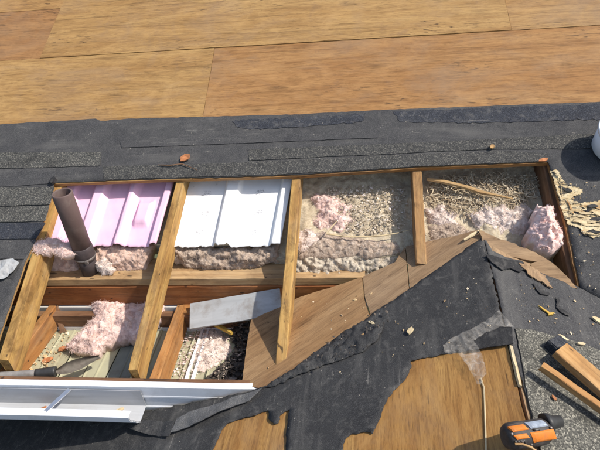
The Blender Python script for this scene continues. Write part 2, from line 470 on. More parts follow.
def rough_line(pts, amp, step, closed=True, seed=0.0, keep=None):
    """subdivide an outline and jitter it so an edge reads as torn; keep: set of segment indices left straight"""
    out = []
    n = len(pts)
    for i in range(n if closed else n - 1):
        a = Vector(pts[i]); b = Vector(pts[(i + 1) % n])
        L = (b - a).length
        k = max(1, int(L / step))
        nx = Vector((-(b - a).y, (b - a).x)).normalized() if L > 1e-9 else Vector((0, 0))
        for j in range(k):
            t = j / k
            p = a.lerp(b, t)
            if keep is None or i not in keep:
                env = 0.35 + 0.65 * math.sin(math.pi * t) if k > 1 else 0.3
                d = amp * env * (fbm(p.x * 30 + seed, p.y * 30, seed, 2) * 0.8 + random.uniform(-0.35, 0.35))
                p = p + nx * d
            out.append((p.x, p.y))
    return out

def inside(pt, poly):
    x, y = pt; c = False
    n = len(poly); j = n - 1
    for i in range(n):
        xi, yi = poly[i]; xj, yj = poly[j]
        if (yi > y) != (yj > y) and x < (xj - xi) * (y - yi) / (yj - yi) + xi:
            c = not c
        j = i
    return c

def np_inside(P, poly):
    x, y = P[:, 0], P[:, 1]
    c = np.zeros(len(P), bool)
    j = len(poly) - 1
    for i in range(len(poly)):
        xi, yi = poly[i]; xj, yj = poly[j]
        if yi != yj:
            k = ((yi > y) != (yj > y)) & (x < (xj - xi) * (y - yi) / (yj - yi) + xi)
            c ^= k
        j = i
    return c

def np_dist(P, poly):
    d = np.full(len(P), 1e9)
    for i in range(len(poly)):
        a = np.array(poly[i]); b = np.array(poly[(i + 1) % len(poly)])
        ab = b - a
        t = np.clip(((P - a) @ ab) / max(1e-12, ab @ ab), 0, 1)
        q = a + t[:, None] * ab
        d = np.minimum(d, np.hypot(*(P - q).T))
    return d

def tri_sheet(poly, spacing):
    """constrained triangulation of an outline with jittered interior points"""
    A = np.array(poly)
    lo, hi = A.min(0), A.max(0)
    gx = np.arange(lo[0], hi[0] + spacing, spacing)
    gy = np.arange(lo[1], hi[1] + spacing, spacing * 0.87)
    X, Y = np.meshgrid(gx, gy)
    X = X + (np.arange(len(gy)) % 2)[:, None] * spacing * 0.5
    P = np.stack([X.ravel(), Y.ravel()], 1)
    rng = np.random.RandomState(3)
    P = P + rng.uniform(-.22, .22, P.shape) * spacing
    P = P[np_inside(P, poly)]
    if len(P):
        P = P[np_dist(P, poly) > spacing * 0.45]
    vs_ = [Vector(p) for p in poly] + [Vector(p) for p in P]
    n = len(poly)
    ed = [(i, (i + 1) % n) for i in range(n)]
    r = delaunay_2d_cdt(vs_, ed, [], 1, 1e-7)
    return [(v.x, v.y) for v in r[0]], r[1], r[2]

def sheet(name, poly, M4, mat, thick, parent=None, spacing=0.05, h=None, smooth=False, recentre=True, warp=0.0):
    """a plate of real thickness; top surface follows h(x, y, edge_distance)"""
    P, E, F = tri_sheet(poly, spacing)
    D = np_dist(np.array(P), poly)
    top = []
    for (x, y), d in zip(P, D):
        z = h(x, y, d) if h else 0.0
        wx = wy = 0.0
        if warp:
            q = Vector((x * 75, y * 75, z * 75))
            nv = noise.noise_vector(q) + 0.5 * noise.noise_vector(q * 2.3)
            wx, wy, z = nv.x * warp, nv.y * warp, z + nv.z * warp * 0.6
        top.append((x + wx, y + wy, z))
    n = len(top)
    cnt = {}
    for f in F:
        for i in range(3):
            a, b = f[i], f[(i + 1) % 3]
            k = (min(a, b), max(a, b))
            cnt.setdefault(k, []).append((a, b))
    if callable(thick):
        bot = [(x, y, z - thick(x, y)) for x, y, z in top]
    elif h is not None and isinstance(thick, tuple):      # flat bottom at given height
        bot = [(x, y, thick[0]) for x, y, z in top]
    else:
        bot = [(x, y, z - thick) for x, y, z in top]
    faces = [tuple(f) for f in F] + [tuple(n + i for i in reversed(f)) for f in F]
    for k, l in cnt.items():
        if len(l) == 1:
            a, b = l[0]
            faces.append((b, a, n + a, n + b))
    return mesh_obj(name, top + bot, faces, mat, M4, parent, smooth, recentre)

def px_sheet(name, pts, F, mat, thick, parent=None, w=0.0, amp=0.003, step=0.012, spacing=0.05, h=None, seed=0.0, keep=None, smooth=False, warp=0.0, recentre=True):
    poly = rough_line(locs(pts, F, w), amp, step, True, seed, keep)
    hh = (lambda x, y, d: w + (h(x, y, d) if h else 0.0))
    return sheet(name, poly, F, mat, thick, parent, spacing, hh, smooth, recentre, warp)

def beam(name, p0, p1, width, depth, up, mat, parent=None, n=14, jit=0.0012, drop=True, plumb0=None, plumb1=None, bend=0.0, taper=1.0):
    """rough-sawn timber, p0-p1 along the middle of the top face; local X runs along the grain"""
    p0, p1, up = Vector(p0), Vector(p1), Vector(up)
    ex = (p1 - p0); L = ex.length
    ey = up.cross(ex)
    F = frame(p0, ex, ey)
    ch = min(width, depth) * 0.07
    a, b = width / 2, -depth
    prof = [(-a + ch, 0), (a - ch, 0), (a, -ch), (a, b + ch), (a - ch, b), (-a + ch, b), (-a, b + ch), (-a, -ch)]
    verts, faces = [], []
    s = random.uniform(0, 50)
    for i in range(n + 1):
        t = i / n
        sc = 1 + (taper - 1) * t
        for j, (y, z) in enumerate(prof):
            jx = random.uniform(-jit, jit) * 2 if i in (0, n) else 0
            zz = z * sc + bend * math.sin(math.pi * t)
            x = t * L + jx
            if plumb0 is not None: x += (1 - t) * z * plumb0
            if plumb1 is not None: x += t * z * plumb1
            verts.append((x, y * sc + jit * fbm(t * L * 14, j * 3.1, s, 3), zz + jit * fbm(t * L * 14, j * 3.1 + 40, s, 3)))
    m = len(prof)
    for i in range(n):
        for j in range(m):
            k = (j + 1) % m
            faces.append((i * m + j, i * m + k, (i + 1) * m + k, (i + 1) * m + j))
    faces.append(tuple(range(m)))
    faces.append(tuple(n * m + j for j in reversed(range(m))))
    return mesh_obj(name, verts, faces, mat, F, parent, False, recentre=False)

def box(name, lo, hi, mat, M4=None, parent=None, bevel=0.002):
    bm = bmesh.new()
    bmesh.ops.create_cube(bm, size=1)
    for v in bm.verts:
        for i in range(3):
            v.co[i] = lo[i] if v.co[i] < 0 else hi[i]
    if bevel:
        bmesh.ops.bevel(bm, geom=bm.edges[:], offset=bevel, segments=2, affect='EDGES')
    vs_ = [v.co.copy() for v in bm.verts]
    fs = [tuple(v.index for v in f.verts) for f in bm.faces]
    bm.verts.index_update()
    fs = [tuple(v.index for v in f.verts) for f in bm.faces]
    bm.free()
    return mesh_obj(name, vs_, fs, mat, M4 or Matrix(), parent)

def extrude_profile(name, prof, x0, x1, mat, parent=None, thick=0.0015, M4=None, n=1, wob=0.0, mats=None, split=None):
    """sheet-metal section: profile (y, z) polyline given a thickness and run along x"""
    m = len(prof)
    nrm = []
    for i in range(m):
        a = Vector(prof[max(0, i - 1)]); b = Vector(prof[min(m - 1, i + 1)])
        t = (b - a).normalized()
        nrm.append(Vector((-t.y, t.x)))
    ring = [tuple(p) for p in prof] + [tuple(Vector(p) + nrm[i] * thick) for i, p in reversed(list(enumerate(prof)))]
    k = len(ring)
    verts, faces = [], []
    for i in range(n + 1):
        x = x0 + (x1 - x0) * i / n
        dz = wob * fbm(x * 3, 0.3, 1.7, 2); dy = wob * fbm(x * 3, 5.3, 2.7, 2)
        verts += [(x, y + dy, z + dz) for y, z in ring]
    for i in range(n):
        for j in range(k):
            q = (j + 1) % k
            faces.append((i * k + j, i * k + q, (i + 1) * k + q, (i + 1) * k + j))
    for i in (0, n):
        for j in range(m - 1):
            faces.append((i * k + j, i * k + j + 1, i * k + k - 2 - j, i * k + k - 1 - j))
    return mesh_obj(name, verts, faces, mat, M4 or Matrix(), parent)

def lathe(name, prof, mat, M4, parent=None, seg=40, smooth=True, closed=False):
    """prof: (radius, z)"""
    verts, faces = [], []
    m = len(prof)
    for i in range(seg):
        a = 2 * math.pi * i / seg
        for r, z in prof:
            verts.append((r * math.cos(a), r * math.sin(a), z))
    for i in range(seg):
        q = (i + 1) % seg
        for j in range(m if closed else m - 1):
            k = (j + 1) % m
            faces.append((i * m + j, q * m + j, q * m + k, i * m + k))
    if not closed:
        for j, rev in ((0, True), (m - 1, False)):
            if prof[j][0] > 1e-6:
                f = [i * m + j for i in range(seg)]
                faces.append(tuple(reversed(f)) if rev else tuple(f))
    o = mesh_obj(name, verts, faces, mat, M4, parent, False, recentre=False)
    if smooth:
        me = o.data
        me.polygons.foreach_set('use_smooth', [len(p.vertices) == 4 for p in me.polygons])
    return o

# --- loose material -----------------------------------------------------------
ICO = None
def chunk(c, r, flat=1.0):
    """a small irregular lump: jittered octahedron"""
    base = [(1, 0, 0), (-1, 0, 0), (0, 1, 0), (0, -1, 0), (0, 0, 1), (0, 0, -1)]
    R = Matrix.Rotation(random.uniform(0, 6.28), 3, Vector((random.gauss(0, 1), random.gauss(0, 1), random.gauss(0, 1))).normalized())
    vs_ = []
    for b in base:
        k = r * random.uniform(0.55, 1.3)
        p = R @ (Vector((b[0] * k * 1.7, b[1] * k, b[2] * k * 0.45)))
        p.z *= flat
        vs_.append(Vector(c) + p)
    fs = [(0, 2, 4), (2, 1, 4), (1, 3, 4), (3, 0, 4), (2, 0, 5), (1, 2, 5), (3, 1, 5), (0, 3, 5)]
    return vs_, fs

def fibre(c, L, wd, lift=0.5):
    """a bent thin strand, two quads"""
    a = random.uniform(0, 6.28)
    d = Vector((math.cos(a), math.sin(a), random.uniform(-0.2, lift))).normalized()
    s = d.cross(Vector((random.gauss(0, 1), random.gauss(0, 1), random.gauss(0, 1)))).normalized() * wd
    k = Vector((random.gauss(0, 1), random.gauss(0, 1), random.gauss(0, 0.6))) * L * 0.25
    p0 = Vector(c) - d * L * 0.2; p1 = Vector(c) + d * L * 0.3 + k; p2 = Vector(c) + d * L * 0.8 + k * 0.4
    return [p0 - s, p0 + s, p1 + s, p1 - s, p2], [(0, 1, 2, 3), (3, 2, 4)]

def add_fluff_fibres(o, n, L, wd, lift=0.6, seed=1):
    """strands grown on the top faces of a fluff mesh, joined into it"""
    me = o.data
    rnd = random.Random(seed)
    polys = [p for p in me.polygons if p.normal.z > 0.05]
    if not polys: return
    ar = np.array([p.area for p in polys]); cs = np.cumsum(ar / ar.sum())
    verts = [v.co.copy() for v in me.vertices]; faces = [tuple(p.vertices) for p in me.polygons]
    sm = [True] * len(faces)
    for i in range(n):
        p = polys[int(np.searchsorted(cs, rnd.random()))]
        vs_, fs = fibre(p.center, L * rnd.uniform(0.4, 1.3), wd, lift)
        b = len(verts)
        verts += vs_
        faces += [tuple(b + k for k in f) for f in fs]
        sm += [False] * len(fs)
    m0 = me.materials[0]
    new = bpy.data.meshes.new(me.name)
    new.from_pydata([tuple(v) for v in verts], [], faces)
    new.materials.append(m0)
    new.polygons.foreach_set('use_smooth', sm)
    o.data = new
    bpy.data.meshes.remove(me)

def fluff(name, pts, F, w, H, mat, label=None, cat=None, parent=None, r=0.03, rough=0.012, freq=28, spacing=0.0045, fibres=900, L=0.016, wd=0.0006, base=0.0, amp=0.012, seed=0.0, group=None, warp=0.005, kind=None):
    poly = rough_line(locs(pts, F, w), amp, 0.008, True, seed)
    def h(x, y, d):
        dome = 1 - math.exp(-d / r)
        n1 = fbm(x * freq + seed, y * freq, seed, 4)
        rid = abs(fbm(x * freq * 0.6 + 9 + seed, y * freq * 0.6, seed + 3, 3))
        hi = fbm(x * freq * 4.2 + 3, y * freq * 4.2, seed + 8, 3)
        n1 += 0.55 - 1.6 * abs(noise.noise(Vector((x * freq * 0.55 + seed, y * freq * 0.9, seed))))
        return w + max(0.0005, H * dome * (0.85 + 0.30 * n1) - rough * 0.9 * rid * dome + rough * 0.35 * n1 * dome + 0.0034 * hi * dome)
    o = sheet(name, poly, F, mat, (w - base,), parent, spacing, h, True, True, warp)
    if fibres:
        add_fluff_fibres(o, int(fibres * 2.3), L * 0.95, wd * 0.8, lift=0.06, seed=int(seed * 10) + 5)
    if label:
        tag(o, label, cat, group, kind)
    return o

def scatter(name, pts, F, w, n, rmin, rmax, mat, label=None, cat=None, parent=None, flat=0.6, seed=0, pile=0.0, power=2.0, hfun=None):
    rnd = random.Random(seed)
    poly = locs(pts, F, w)
    xs = [p[0] for p in poly]; ys = [p[1] for p in poly]
    A = np.array(poly)
    verts, faces = [], []
    tries = 0; k = 0
    while k < n and tries < n * 30:
        tries += 1
        p = (rnd.uniform(min(xs), max(xs)), rnd.uniform(min(ys), max(ys)))
        if not inside(p, poly): continue
        d = float(np_dist(np.array([p]), poly)[0])
        if rnd.random() > min(1, 0.25 + d / 0.03): continue
        k += 1
        r = rmin + (rmax - rmin) * rnd.random() ** power
        z = w + r * 0.35 + rnd.random() ** 2 * pile * min(1, d / 0.04)
        if hfun: z += hfun(p[0], p[1])
        v, f = chunk((p[0], p[1], z), r, flat)
        b = len(verts)
        verts += v; faces += [tuple(b + i for i in q) for q in f]
    o = mesh_obj(name, verts, faces, mat, F, parent)
    tag(o, label, cat, None, 'stuff')
    return o

# ================================================================== THE PLACE
# ------------------------------------------------------------------ ground and wall below the eave
gp = [(-400, -400, -3.4), (400, -400, -3.4), (400, 400, -3.4), (-400, 400, -3.4)]
g_ = mesh_obj('ground', gp, [(0, 1, 2, 3)], 'ground', Matrix()); g_['kind'] = 'structure'
wl = box('wall', (-6, -0.32, -3.4), (6, -0.18, -0.445), 'wall', bevel=0); wl['kind'] = 'structure'

# ------------------------------------------------------------------ main roof
TD = 0.018                                         # deck thickness
R0 = root('main_roof', MAIN, 'main roof slope with plywood sheets, dark felt and an opening showing its rafters', 'roof')

HOLE_TOP = [(57, 184), (118, 181.5), (180, 179.5), (240, 178), (297, 176), (360, 172), (417, 168), (480, 165.5), (548, 163)]
ht = locs(HOLE_TOP, MAIN)
hl = locs([(53, 184), (47, 208), (40, 229), (24, 262), (8, 308), (-19, 384)], MAIN)
hr = locs([(548, 163), (565, 222), (578, 288)], MAIN)
seam_v = loc(215, 48, MAIN)[1]
su = loc(215, 50, MAIN)[0] - 0.004
g = 0.0009
def wav(a, b): return lambda x, y, d: a * fbm(x * 1.3 + b, y * 2.0, b, 2)
# sheets in the lower row stop at the opening
def ply(poly, mat, dz=0.0, seed=0.0):
    return sheet('plywood_sheet', rough_line(poly, 0.0022, 0.03, True, seed), MAIN, mat, TD, R0, 0.16,
                 lambda x, y, d: dz + 0.0012 * fbm(x * 1.5, y * 2, seed, 2))
iu = [i for i, q in enumerate(ht) if q[0] < su]
k = iu[-1]
def topv(u):
    for (a, b), (c, d) in zip(ht, ht[1:]):
        if a <= u <= c: return b + (d - b) * (u - a) / (c - a)
eave_v = loc(130, 384, MAIN)[1]
lo_l = [(-1.5, seam_v - g)] + [(-1.5, eave_v)] + [(hl[-1][0], eave_v)] + list(reversed(hl[:-1])) + ht[1:k + 1] + [(su - g, topv(su)), (su - g, seam_v - g)]
ply(lo_l, 'ply_cream', 0, 1.0)
vr = [(APEX + Vector((0.784, -0.496, -0.239)) * t) for t in (0.42, 1.3)]
vrl = [(MAIN.inverted() @ q) for q in vr]
lo_r = [(su + g, seam_v - g), (su + g, topv(su))] + ht[k + 1:] + hr[1:] + [(vrl[1].x, vrl[1].y), (3.3, vrl[1].y), (3.3, seam_v - g)]
ply(lo_r, 'ply_orange', -0.001, 2.0)
u1 = loc(48, 38, MAIN)[0]; u2 = loc(508, 14, MAIN)[0]; v3 = loc(40, 10, MAIN)[1]
ply([(-2.3, seam_v + g), (u1 - g, seam_v + g), (u1 + 0.01 - g, v3 - g), (-2.3, v3 - g)], 'ply_red', 0.000, 3.0)
ply([(-2.3, v3 + g), (u1 + 0.01 - g, v3 + g), (u1 + 0.02 - g, 1.9), (-2.3, 1.9)], 'ply_light', 0.001, 3.5)
ply([(u1 + g, seam_v + g), (u2 - g, seam_v + g), (u2 - g, 1.9), (u1 + 0.02 + g, 1.9)], 'ply_cream', 0.003, 4.0)
ply([(u2 + g, seam_v + g), (4.0, seam_v + g), (4.0, 1.9), (u2 + g, 1.9)], 'ply_light', 0.001, 5.0)

# underlayment over the lower part of the plywood
FT = [(-200, 130), (-60, 127), (0, 125), (40, 122.5), (70, 121), (96, 119), (101, 121.5), (125, 119.5), (160, 118.5), (200, 117.5), (250, 116), (300, 115), (360, 111.5), (420, 109), (480, 107), (540, 104.5), (600, 102.5), (700, 98), (860, 92)]
ftl = locs(FT, MAIN)
def felt_h(x, y, d): return 0.0045 + 0.0022 * max(0, fbm(x * 4, y * 9, 2.0, 3)) * 0.6 + 0.0006 * fbm(x * 30, y * 30, 1, 2)
hl_f = [(q[0] + 0.008, q[1]) for q in hl]
felt_poly = list(reversed(ftl)) + [(-1.5, eave_v + 0.01), (hl_f[-1][0], eave_v + 0.01)] + list(reversed(hl_f[:-1])) + [(q[0], q[1] + 0.004) for q in ht] + [(q[0] + 0.006, q[1]) for q in hr[1:]] + [(vrl[1].x, vrl[1].y), (3.2, vrl[1].y)]
sheet('underlayment', rough_line(felt_poly, 0.004, 0.02, True, 8.0), MAIN, 'felt_main', 0.003, R0, 0.03, felt_h, True)

# shingle courses: thin slabs, lower edge standing proud of the course below
def shingle(pts, mat, w=0.009, seed=0.0, amp=0.0025, lift=0.0022, name='shingle'):
    poly = locs(pts, MAIN)
    vm = max(q[1] for q in poly); vn = min(q[1] for q in poly)
    return px_sheet(name, pts, MAIN, mat, 0.004, R0, w - 0.0028, amp, 0.015, 0.03,
                    lambda x, y, d: lift * (vm - y) / (vm - vn) + 0.0005 * fbm(x * 9, y * 20, seed, 2), seed)
# left of the opening
shingle([(-70, 153.5), (0, 152.5), (50, 152.4), (101, 152), (100, 166), (48, 167.5), (-76, 170)], 'shingle', 0.0085, 1)
shingle([(-75, 171), (20, 169), (56, 168), (55, 183), (20, 186), (-80, 187)], 'felt_main', 0.0085, 4)
shingle([(-80, 189), (9, 187.5), (54, 187), (50, 204.5), (7, 206), (-85, 206)], 'shingle', 0.0105, 5)
shingle([(-85, 207), (24, 206.6), (49, 205.5), (45, 221), (22, 222), (-90, 223)], 'shingle', 0.0100, 7)
shingle([(-90, 224), (45, 222.5), (36, 239), (-98, 240)], 'felt_blue', 0.0090, 9)
shingle([(-98, 241), (36, 240), (24, 259), (-105, 259)], 'felt_main', 0.0090, 10)
shingle([(-105, 260), (23, 260), (13, 279), (-112, 279)], 'felt', 0.0085, 11)
# band above the opening
shingle([(103, 166), (190, 164.5), (283, 160.5), (360, 157), (440, 153), (505, 151), (548, 153), (547, 161), (480, 164), (417, 166.5), (351, 170.5), (283, 174.5), (180, 177.5), (104, 180)], 'shingle_dark', 0.0080, 12)
shingle([(248, 149.5), (350, 145.5), (452, 141), (574, 134.5), (690, 129), (695, 143), (577, 149), (500, 149), (440, 151.5), (360, 155.5), (283, 159), (249, 160.5)], 'shingle_dark', 0.0090, 14)
shingle([(120, 141), (240, 136), (380, 131), (378, 138), (240, 143.5), (122, 148)], 'felt_main', 0.0085, 16)
# fresh blue-black strips along the plywood edge
shingle([(232, 121), (250, 119), (300, 117.5), (345, 115), (366, 113.5), (362, 122), (330, 125), (290, 127), (250, 130), (236, 127)], 'felt_blue', 0.0085, 18, 0.012, 0.001, 'membrane_strip')
shingle([(393, 111.5), (470, 108.5), (550, 105.5), (640, 102), (645, 117), (550, 121), (470, 123), (400, 122)], 'felt_blue', 0.0085, 19, 0.012, 0.001, 'membrane_strip')

# rafters
def raft(a, b, width, depth, mat, end=None):
    p0 = MAIN @ Vector((*loc(*a, MAIN), -TD)); p1 = MAIN @ Vector((*loc(*b, MAIN), -TD))
    d = (p0 - p1).normalized()
    p0 = p0 + d * 0.25                                  # runs on up under the deck
    nrm = MAIN.to_3x3().col[2]
    return beam('rafter', p0, p1, width, depth, nrm, mat, R0, 26, 0.0022, plumb1=-0.45 if end else None)
raft((54.5, 187), (0, 358), 0.040, 0.100, 'rafter', True)
raft((178, 182), (130.5, 368), 0.034, 0.095, 'rafter', True)
raft((295.5, 178), (279, 374), 0.036, 0.085, 'rafter')
raft((417.5, 170), (422, 262), 0.038, 0.085, 'rafter_dark')
raft((551, 166), (580, 285), 0.044, 0.135, 'ledger')

# wall plate (two layers) with blocking, ledger below it
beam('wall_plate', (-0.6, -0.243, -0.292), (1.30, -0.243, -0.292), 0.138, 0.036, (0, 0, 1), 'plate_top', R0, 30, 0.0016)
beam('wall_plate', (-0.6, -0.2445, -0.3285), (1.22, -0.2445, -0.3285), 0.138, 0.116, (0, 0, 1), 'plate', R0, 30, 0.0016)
beam('ledger_board', (-0.6, -0.349, -0.452), (0.80, -0.349, -0.452), 0.032, 0.082, (0, 0, 1), 'ledger', R0, 24, 0.0022)

# lookouts of the eave
def look(back, front, z, width, depth, mat='lookout'):
    F = frame((0, 0, z), (1, 0, 0), (0, 1, 0))
    p0 = F @ Vector((*loc(*back, F), 0)); p1 = F @ Vector((*loc(*front, F), 0))
    return beam('lookout', p0, p1, width, depth, (0, 0, 1), mat, R0, 14, 0.0018)
look((52, 306), (2, 372), -0.435, 0.036, 0.098)
look((181, 305), (151, 386), -0.430, 0.036, 0.102)
# block at the back end of the second lookout, short stub by the first
F44 = frame((0, 0, -0.435), (1, 0, 0), (0, 1, 0))
q = F44 @ Vector((*loc(180, 306, F44), 0)); q2 = F44 @ Vector((*loc(195, 306, F44), 0))
beam('block', q + Vector((0.012, -.012, 0)), q2 + Vector((0.0, -.012, 0)), 0.05, 0.085, (0, 0, 1), 'lookout', R0, 4)
F50 = frame((0, 0, -0.535), (1, 0, 0), (0, 1, 0))
a_ = hit(63, 333, F50); b_ = hit(57, 303, F44) + Vector((0, -0.02, 0.0))
beam('stub', b_, a_, 0.022, 0.02, (0.3, -0.9, 0.3), 'ledger', R0, 4)

# soffit panels of the eave
x = -0.52; i = 0
so_root = R0
while x < 0.86:
    wd = 0.098
    dz = 0.0015 * (i % 2)
    pr_ = [(0, 0.006), (0.006, 0.0), (wd * 0.45, 0.0), (wd * 0.48, 0.006), (wd * 0.52, 0.006), (wd * 0.55, 0.0), (wd - 0.006, 0.0), (wd - 0.002, 0.006)]
    vv, ff = [], []
    for yy in (-0.752, -0.368):
        vv += [(x + a, yy, Z_SOF + dz + b) for a, b in pr_]
        vv += [(x + a, yy, Z_SOF + dz + b - 0.0012) for a, b in pr_]
    m_ = len(pr_)
    for j in range(m_ - 1):
        ff += [(j, j + 1, 2 * m_ + j + 1, 2 * m_ + j), (m_ + j + 1, m_ + j, 3 * m_ + j, 3 * m_ + j + 1)]
        ff += [(j + 1, j, m_ + j, m_ + j + 1), (2 * m_ + j, 2 * m_ + j + 1, 3 * m_ + j + 1, 3 * m_ + j)]
    ff += [(0, 2 * m_, 3 * m_, m_), (m_ - 1, 2 * m_ - 1, 4 * m_ - 1, 3 * m_ - 1)]
    mesh_obj('soffit_panel', vv, ff, 'soffit_shaded' if 0.19 < x < 0.32 else 'soffit', Matrix(), R0)  # one panel coloured darker to paint in the rafter's shadow
    x += wd + 0.002; i += 1
box('soffit_channel', (-0.52, -0.3665, Z_SOF - 0.002), (0.84, -0.366 + 0.0, Z_SOF + 0.022), 'white_metal', None, R0, 0)
for px0, px1 in (((203, 327), (187, 383)), ((209, 327), (192, 383))):
    a_ = hit(*px0, SOF, 0.016); b_ = hit(*px1, SOF, 0.016)
    a_.y = -0.37; b_.y = -0.75
    b_.x = a_.x - 0.005
    beam('joint_channel', a_, b_, 0.010, 0.016, (0, 0, 1), 'white_metal', R0, 2, 0.0003)

# sub-fascia and ribbed white fascia
ey_ = eave_v * cp; ez_ = eave_v * sp
xf1 = VAL.x + 0.0
beam('sub_fascia', (-0.7, ey_ + 0.020, ez_ - 0.010), (xf1 - 0.03, ey_ + 0.020, ez_ - 0.010), 0.030, 0.150, (0, 0, 1), 'ledger', R0, 20, 0.001)
yf = ey_ - 0.004
fp = [(yf + 0.020, ez_ - 0.006), (yf - 0.004, ez_ - 0.006), (yf - 0.004, ez_ - 0.050), (yf - 0.0055, ez_ - 0.054), (yf - 0.0055, ez_ - 0.062), (yf - 0.003, ez_ - 0.066), (yf - 0.003, ez_ - 0.108), (yf - 0.0055, ez_ - 0.112), (yf - 0.0055, ez_ - 0.120), (yf - 0.003, ez_ - 0.124), (yf - 0.003, ez_ - 0.168), (yf + 0.02, ez_ - 0.168)]
extrude_profile('fascia', fp, -0.7, xf1 - 0.004, 'white_metal', R0, 0.0012, n=14, wob=0.0025)

# ------------------------------------------------------------------ gutter
xg1 = hit(138, 404, frame((0, yf - 0.05, 0), (1, 0, 0), (0, 0, 1))).x
gz = ez_ - 0.018; gy = yf - 0.0105
GUT = root('gutter', Matrix.Translation((0, gy, gz)), 'white metal gutter hung below the eave, grey inside, right end cut open', 'gutter')
gpf = [(gy, gz), (gy, gz - 0.082), (gy - 0.062, gz - 0.083), (gy - 0.080, gz - 0.060), (gy - 0.090, gz - 0.036), (gy - 0.106, gz - 0.018), (gy - 0.108, gz + 0.004)]
extrude_profile('trough', gpf, -0.7, xg1, 'grey_metal', GUT, 0.0012, n=10, wob=0.002)
lp = [(gy - 0.1085, gz - 0.020), (gy - 0.111, gz + 0.007), (gy - 0.108, gz + 0.010), (gy - 0.088, gz + 0.010), (gy - 0.087, gz + 0.004)]
extrude_profile('front_lip', [(gy - 0.0635, gz - 0.086), (gy - 0.0825, gz - 0.061), (gy - 0.0925, gz - 0.037)] + lp, -0.7, xg1, 'white_metal', GUT, 0.0012, n=10, wob=0.002)
for hx in (hit(57, 402, frame((0, gy, gz), (1, 0, 0), (0, 1, 0))).x, -0.45):
    beam('hanger', (hx + 0.022, gy - 0.001, gz + 0.004), (hx - 0.012, gy - 0.098, gz + 0.0155), 0.016, 0.003, (0, 0, 1), 'alu', GUT, 4, 0.0006)

# ------------------------------------------------------------------ gable roof
RG = root('gable_roof', Matrix.Translation(APEX), 'low gable roof in front, black felt partly torn off its plywood', 'roof')
# plywood deck of the left slope, its upper strips running on under the main roof
VALL = GL.inverted() @ VAL
def gp_(pts, w=0.0): return locs(pts, GL, w)
lowx = 1.6
deck = [(0.0, 0.0)] + gp_([(476, 235), (470, 241), (262, 386)])
yl = GL.inverted() @ Vector((0.36, -0.79, 0)); 
dk = gp_([(484, 236), (265, 383)])
def on_plane(F, X, Y):
    n = F.to_3x3().col[2]
    z = APEX.z - (n.x * (X - APEX.x) + n.y * (Y - APEX.y)) / n.z
    return (F.inverted() @ Vector((X, Y, z))).xy
lx = lambda X, Y: on_plane(GL, X, Y)
main_left = [(0.004, -0.003), tuple(dk[1]), tuple(lx(0.40, yf - 0.02)), tuple(lx(0.40, yf - 0.02)), tuple(lx(-0.9, yf - 0.02)), tuple(lx(-0.9, -2.1)), tuple(lx(1.1, -2.1)), tuple(lx(1.1, -0.78))]
mid = lx(1.16, -2.2)
def gdeck(poly, mat, seed, dz=0.0, name='plywood_sheet', amp=0.003):
    return sheet(name, rough_line(poly, amp, 0.03, True, seed), GL, mat, 0.016, RG, 0.15, lambda x, y, d: dz + 0.001 * fbm(x * 3, y * 3, seed, 2))
def val_at(X):            # valley y at given x (world)
    t = (APEX.x - X) / (APEX.x - VAL.x)
    return APEX.y + (VAL.y - APEX.y) * t
xs_ = hit(345, 442, GL).x
gdeck([tuple(lx(0.28, yf - 0.02)), tuple(lx(0.28, -0.36)), tuple(lx(-0.9, -0.36)), tuple(lx(-0.9, -2.1)), tuple(lx(xs_ - 0.12, -2.1)), tuple(lx(xs_ - 0.12, val_at(xs_ - 0.12))), tuple(lx(VAL.x, yf - 0.012))], 'ply_gable', 21.0)
gdeck([tuple(lx(xs_ - 0.116, val_at(xs_ - 0.116))), tuple(lx(xs_ - 0.116, -2.1)), tuple(lx(ridge_x(-2.1) - 0.006, -2.1)), tuple(lx(APEX.x - 0.006, APEX.y - 0.01))], 'ply_gable', 22.0)
# sheathing strips visible inside the opening, above the valley; their grain runs along it
va_ = (GL.inverted() @ VAL); GLV = GL @ Matrix.Rotation(math.atan2(va_.y, va_.x), 4, 'Z')
px_sheet('sheathing_strip', [(242, 385), (246, 350), (251, 320), (276, 308), (300, 297), (320, 290.5), (345, 283), (362, 277), (364, 298), (371, 320), (348, 338), (323, 353), (306, 370), (270, 390)], GLV, M['ply_strip'], 0.016, RG, 0.003, 0.003, 0.02, 0.06, seed=31)
px_sheet('sheathing_strip', [(362.8, 276.6), (395, 262), (400, 254), (405, 247), (409, 291), (372, 319), (365, 297)], GLV, M['ply_old'], 0.016, RG, 0.004, 0.002, 0.02, 0.06, seed=33)
px_sheet('sheathing_strip', [(406, 246.5), (430, 241), (455, 236), (477, 230), (482, 240), (456, 262), (410, 290.5)], GLV, M['ply_old'], 0.016, RG, 0.003, 0.004, 0.015, 0.06, seed=34)

# felt over the left slope, torn away in two places
far = [tuple(lx(-0.9, yf - 0.03))]
felt_px = [(483, 238), (470, 247), (455, 258), (430, 275), (400, 297), (375, 313), (345, 336), (320, 354), (300, 368), (280, 380), (266, 388)]
fl_ = gp_(felt_px) + [tuple(lx(VAL.x - 0.06, yf - 0.014)), tuple(lx(0.29, yf - 0.014)), tuple(lx(0.27, -0.37)), tuple(lx(-0.85, -0.37)), tuple(lx(-0.85, -2.0))]
fl_ += [tuple(lx(hit(200, 500, GL).x, -2.0))]
fl_ += gp_([(207, 465), (216, 446), (222, 431), (228, 424), (240, 420), (254, 417), (262, 414), (269.5, 411), (270.5, 421), (275, 425.5), (279, 424), (281, 416), (290, 411), (287, 430), (286, 465)])
fl_ += gp_([(344, 470), (344, 448), (346, 440), (353, 434), (364, 433), (373, 435), (378, 424), (384, 410), (389, 398), (400, 386), (409, 375), (412, 368), (411, 362), (440, 356), (470, 351), (511, 344)])
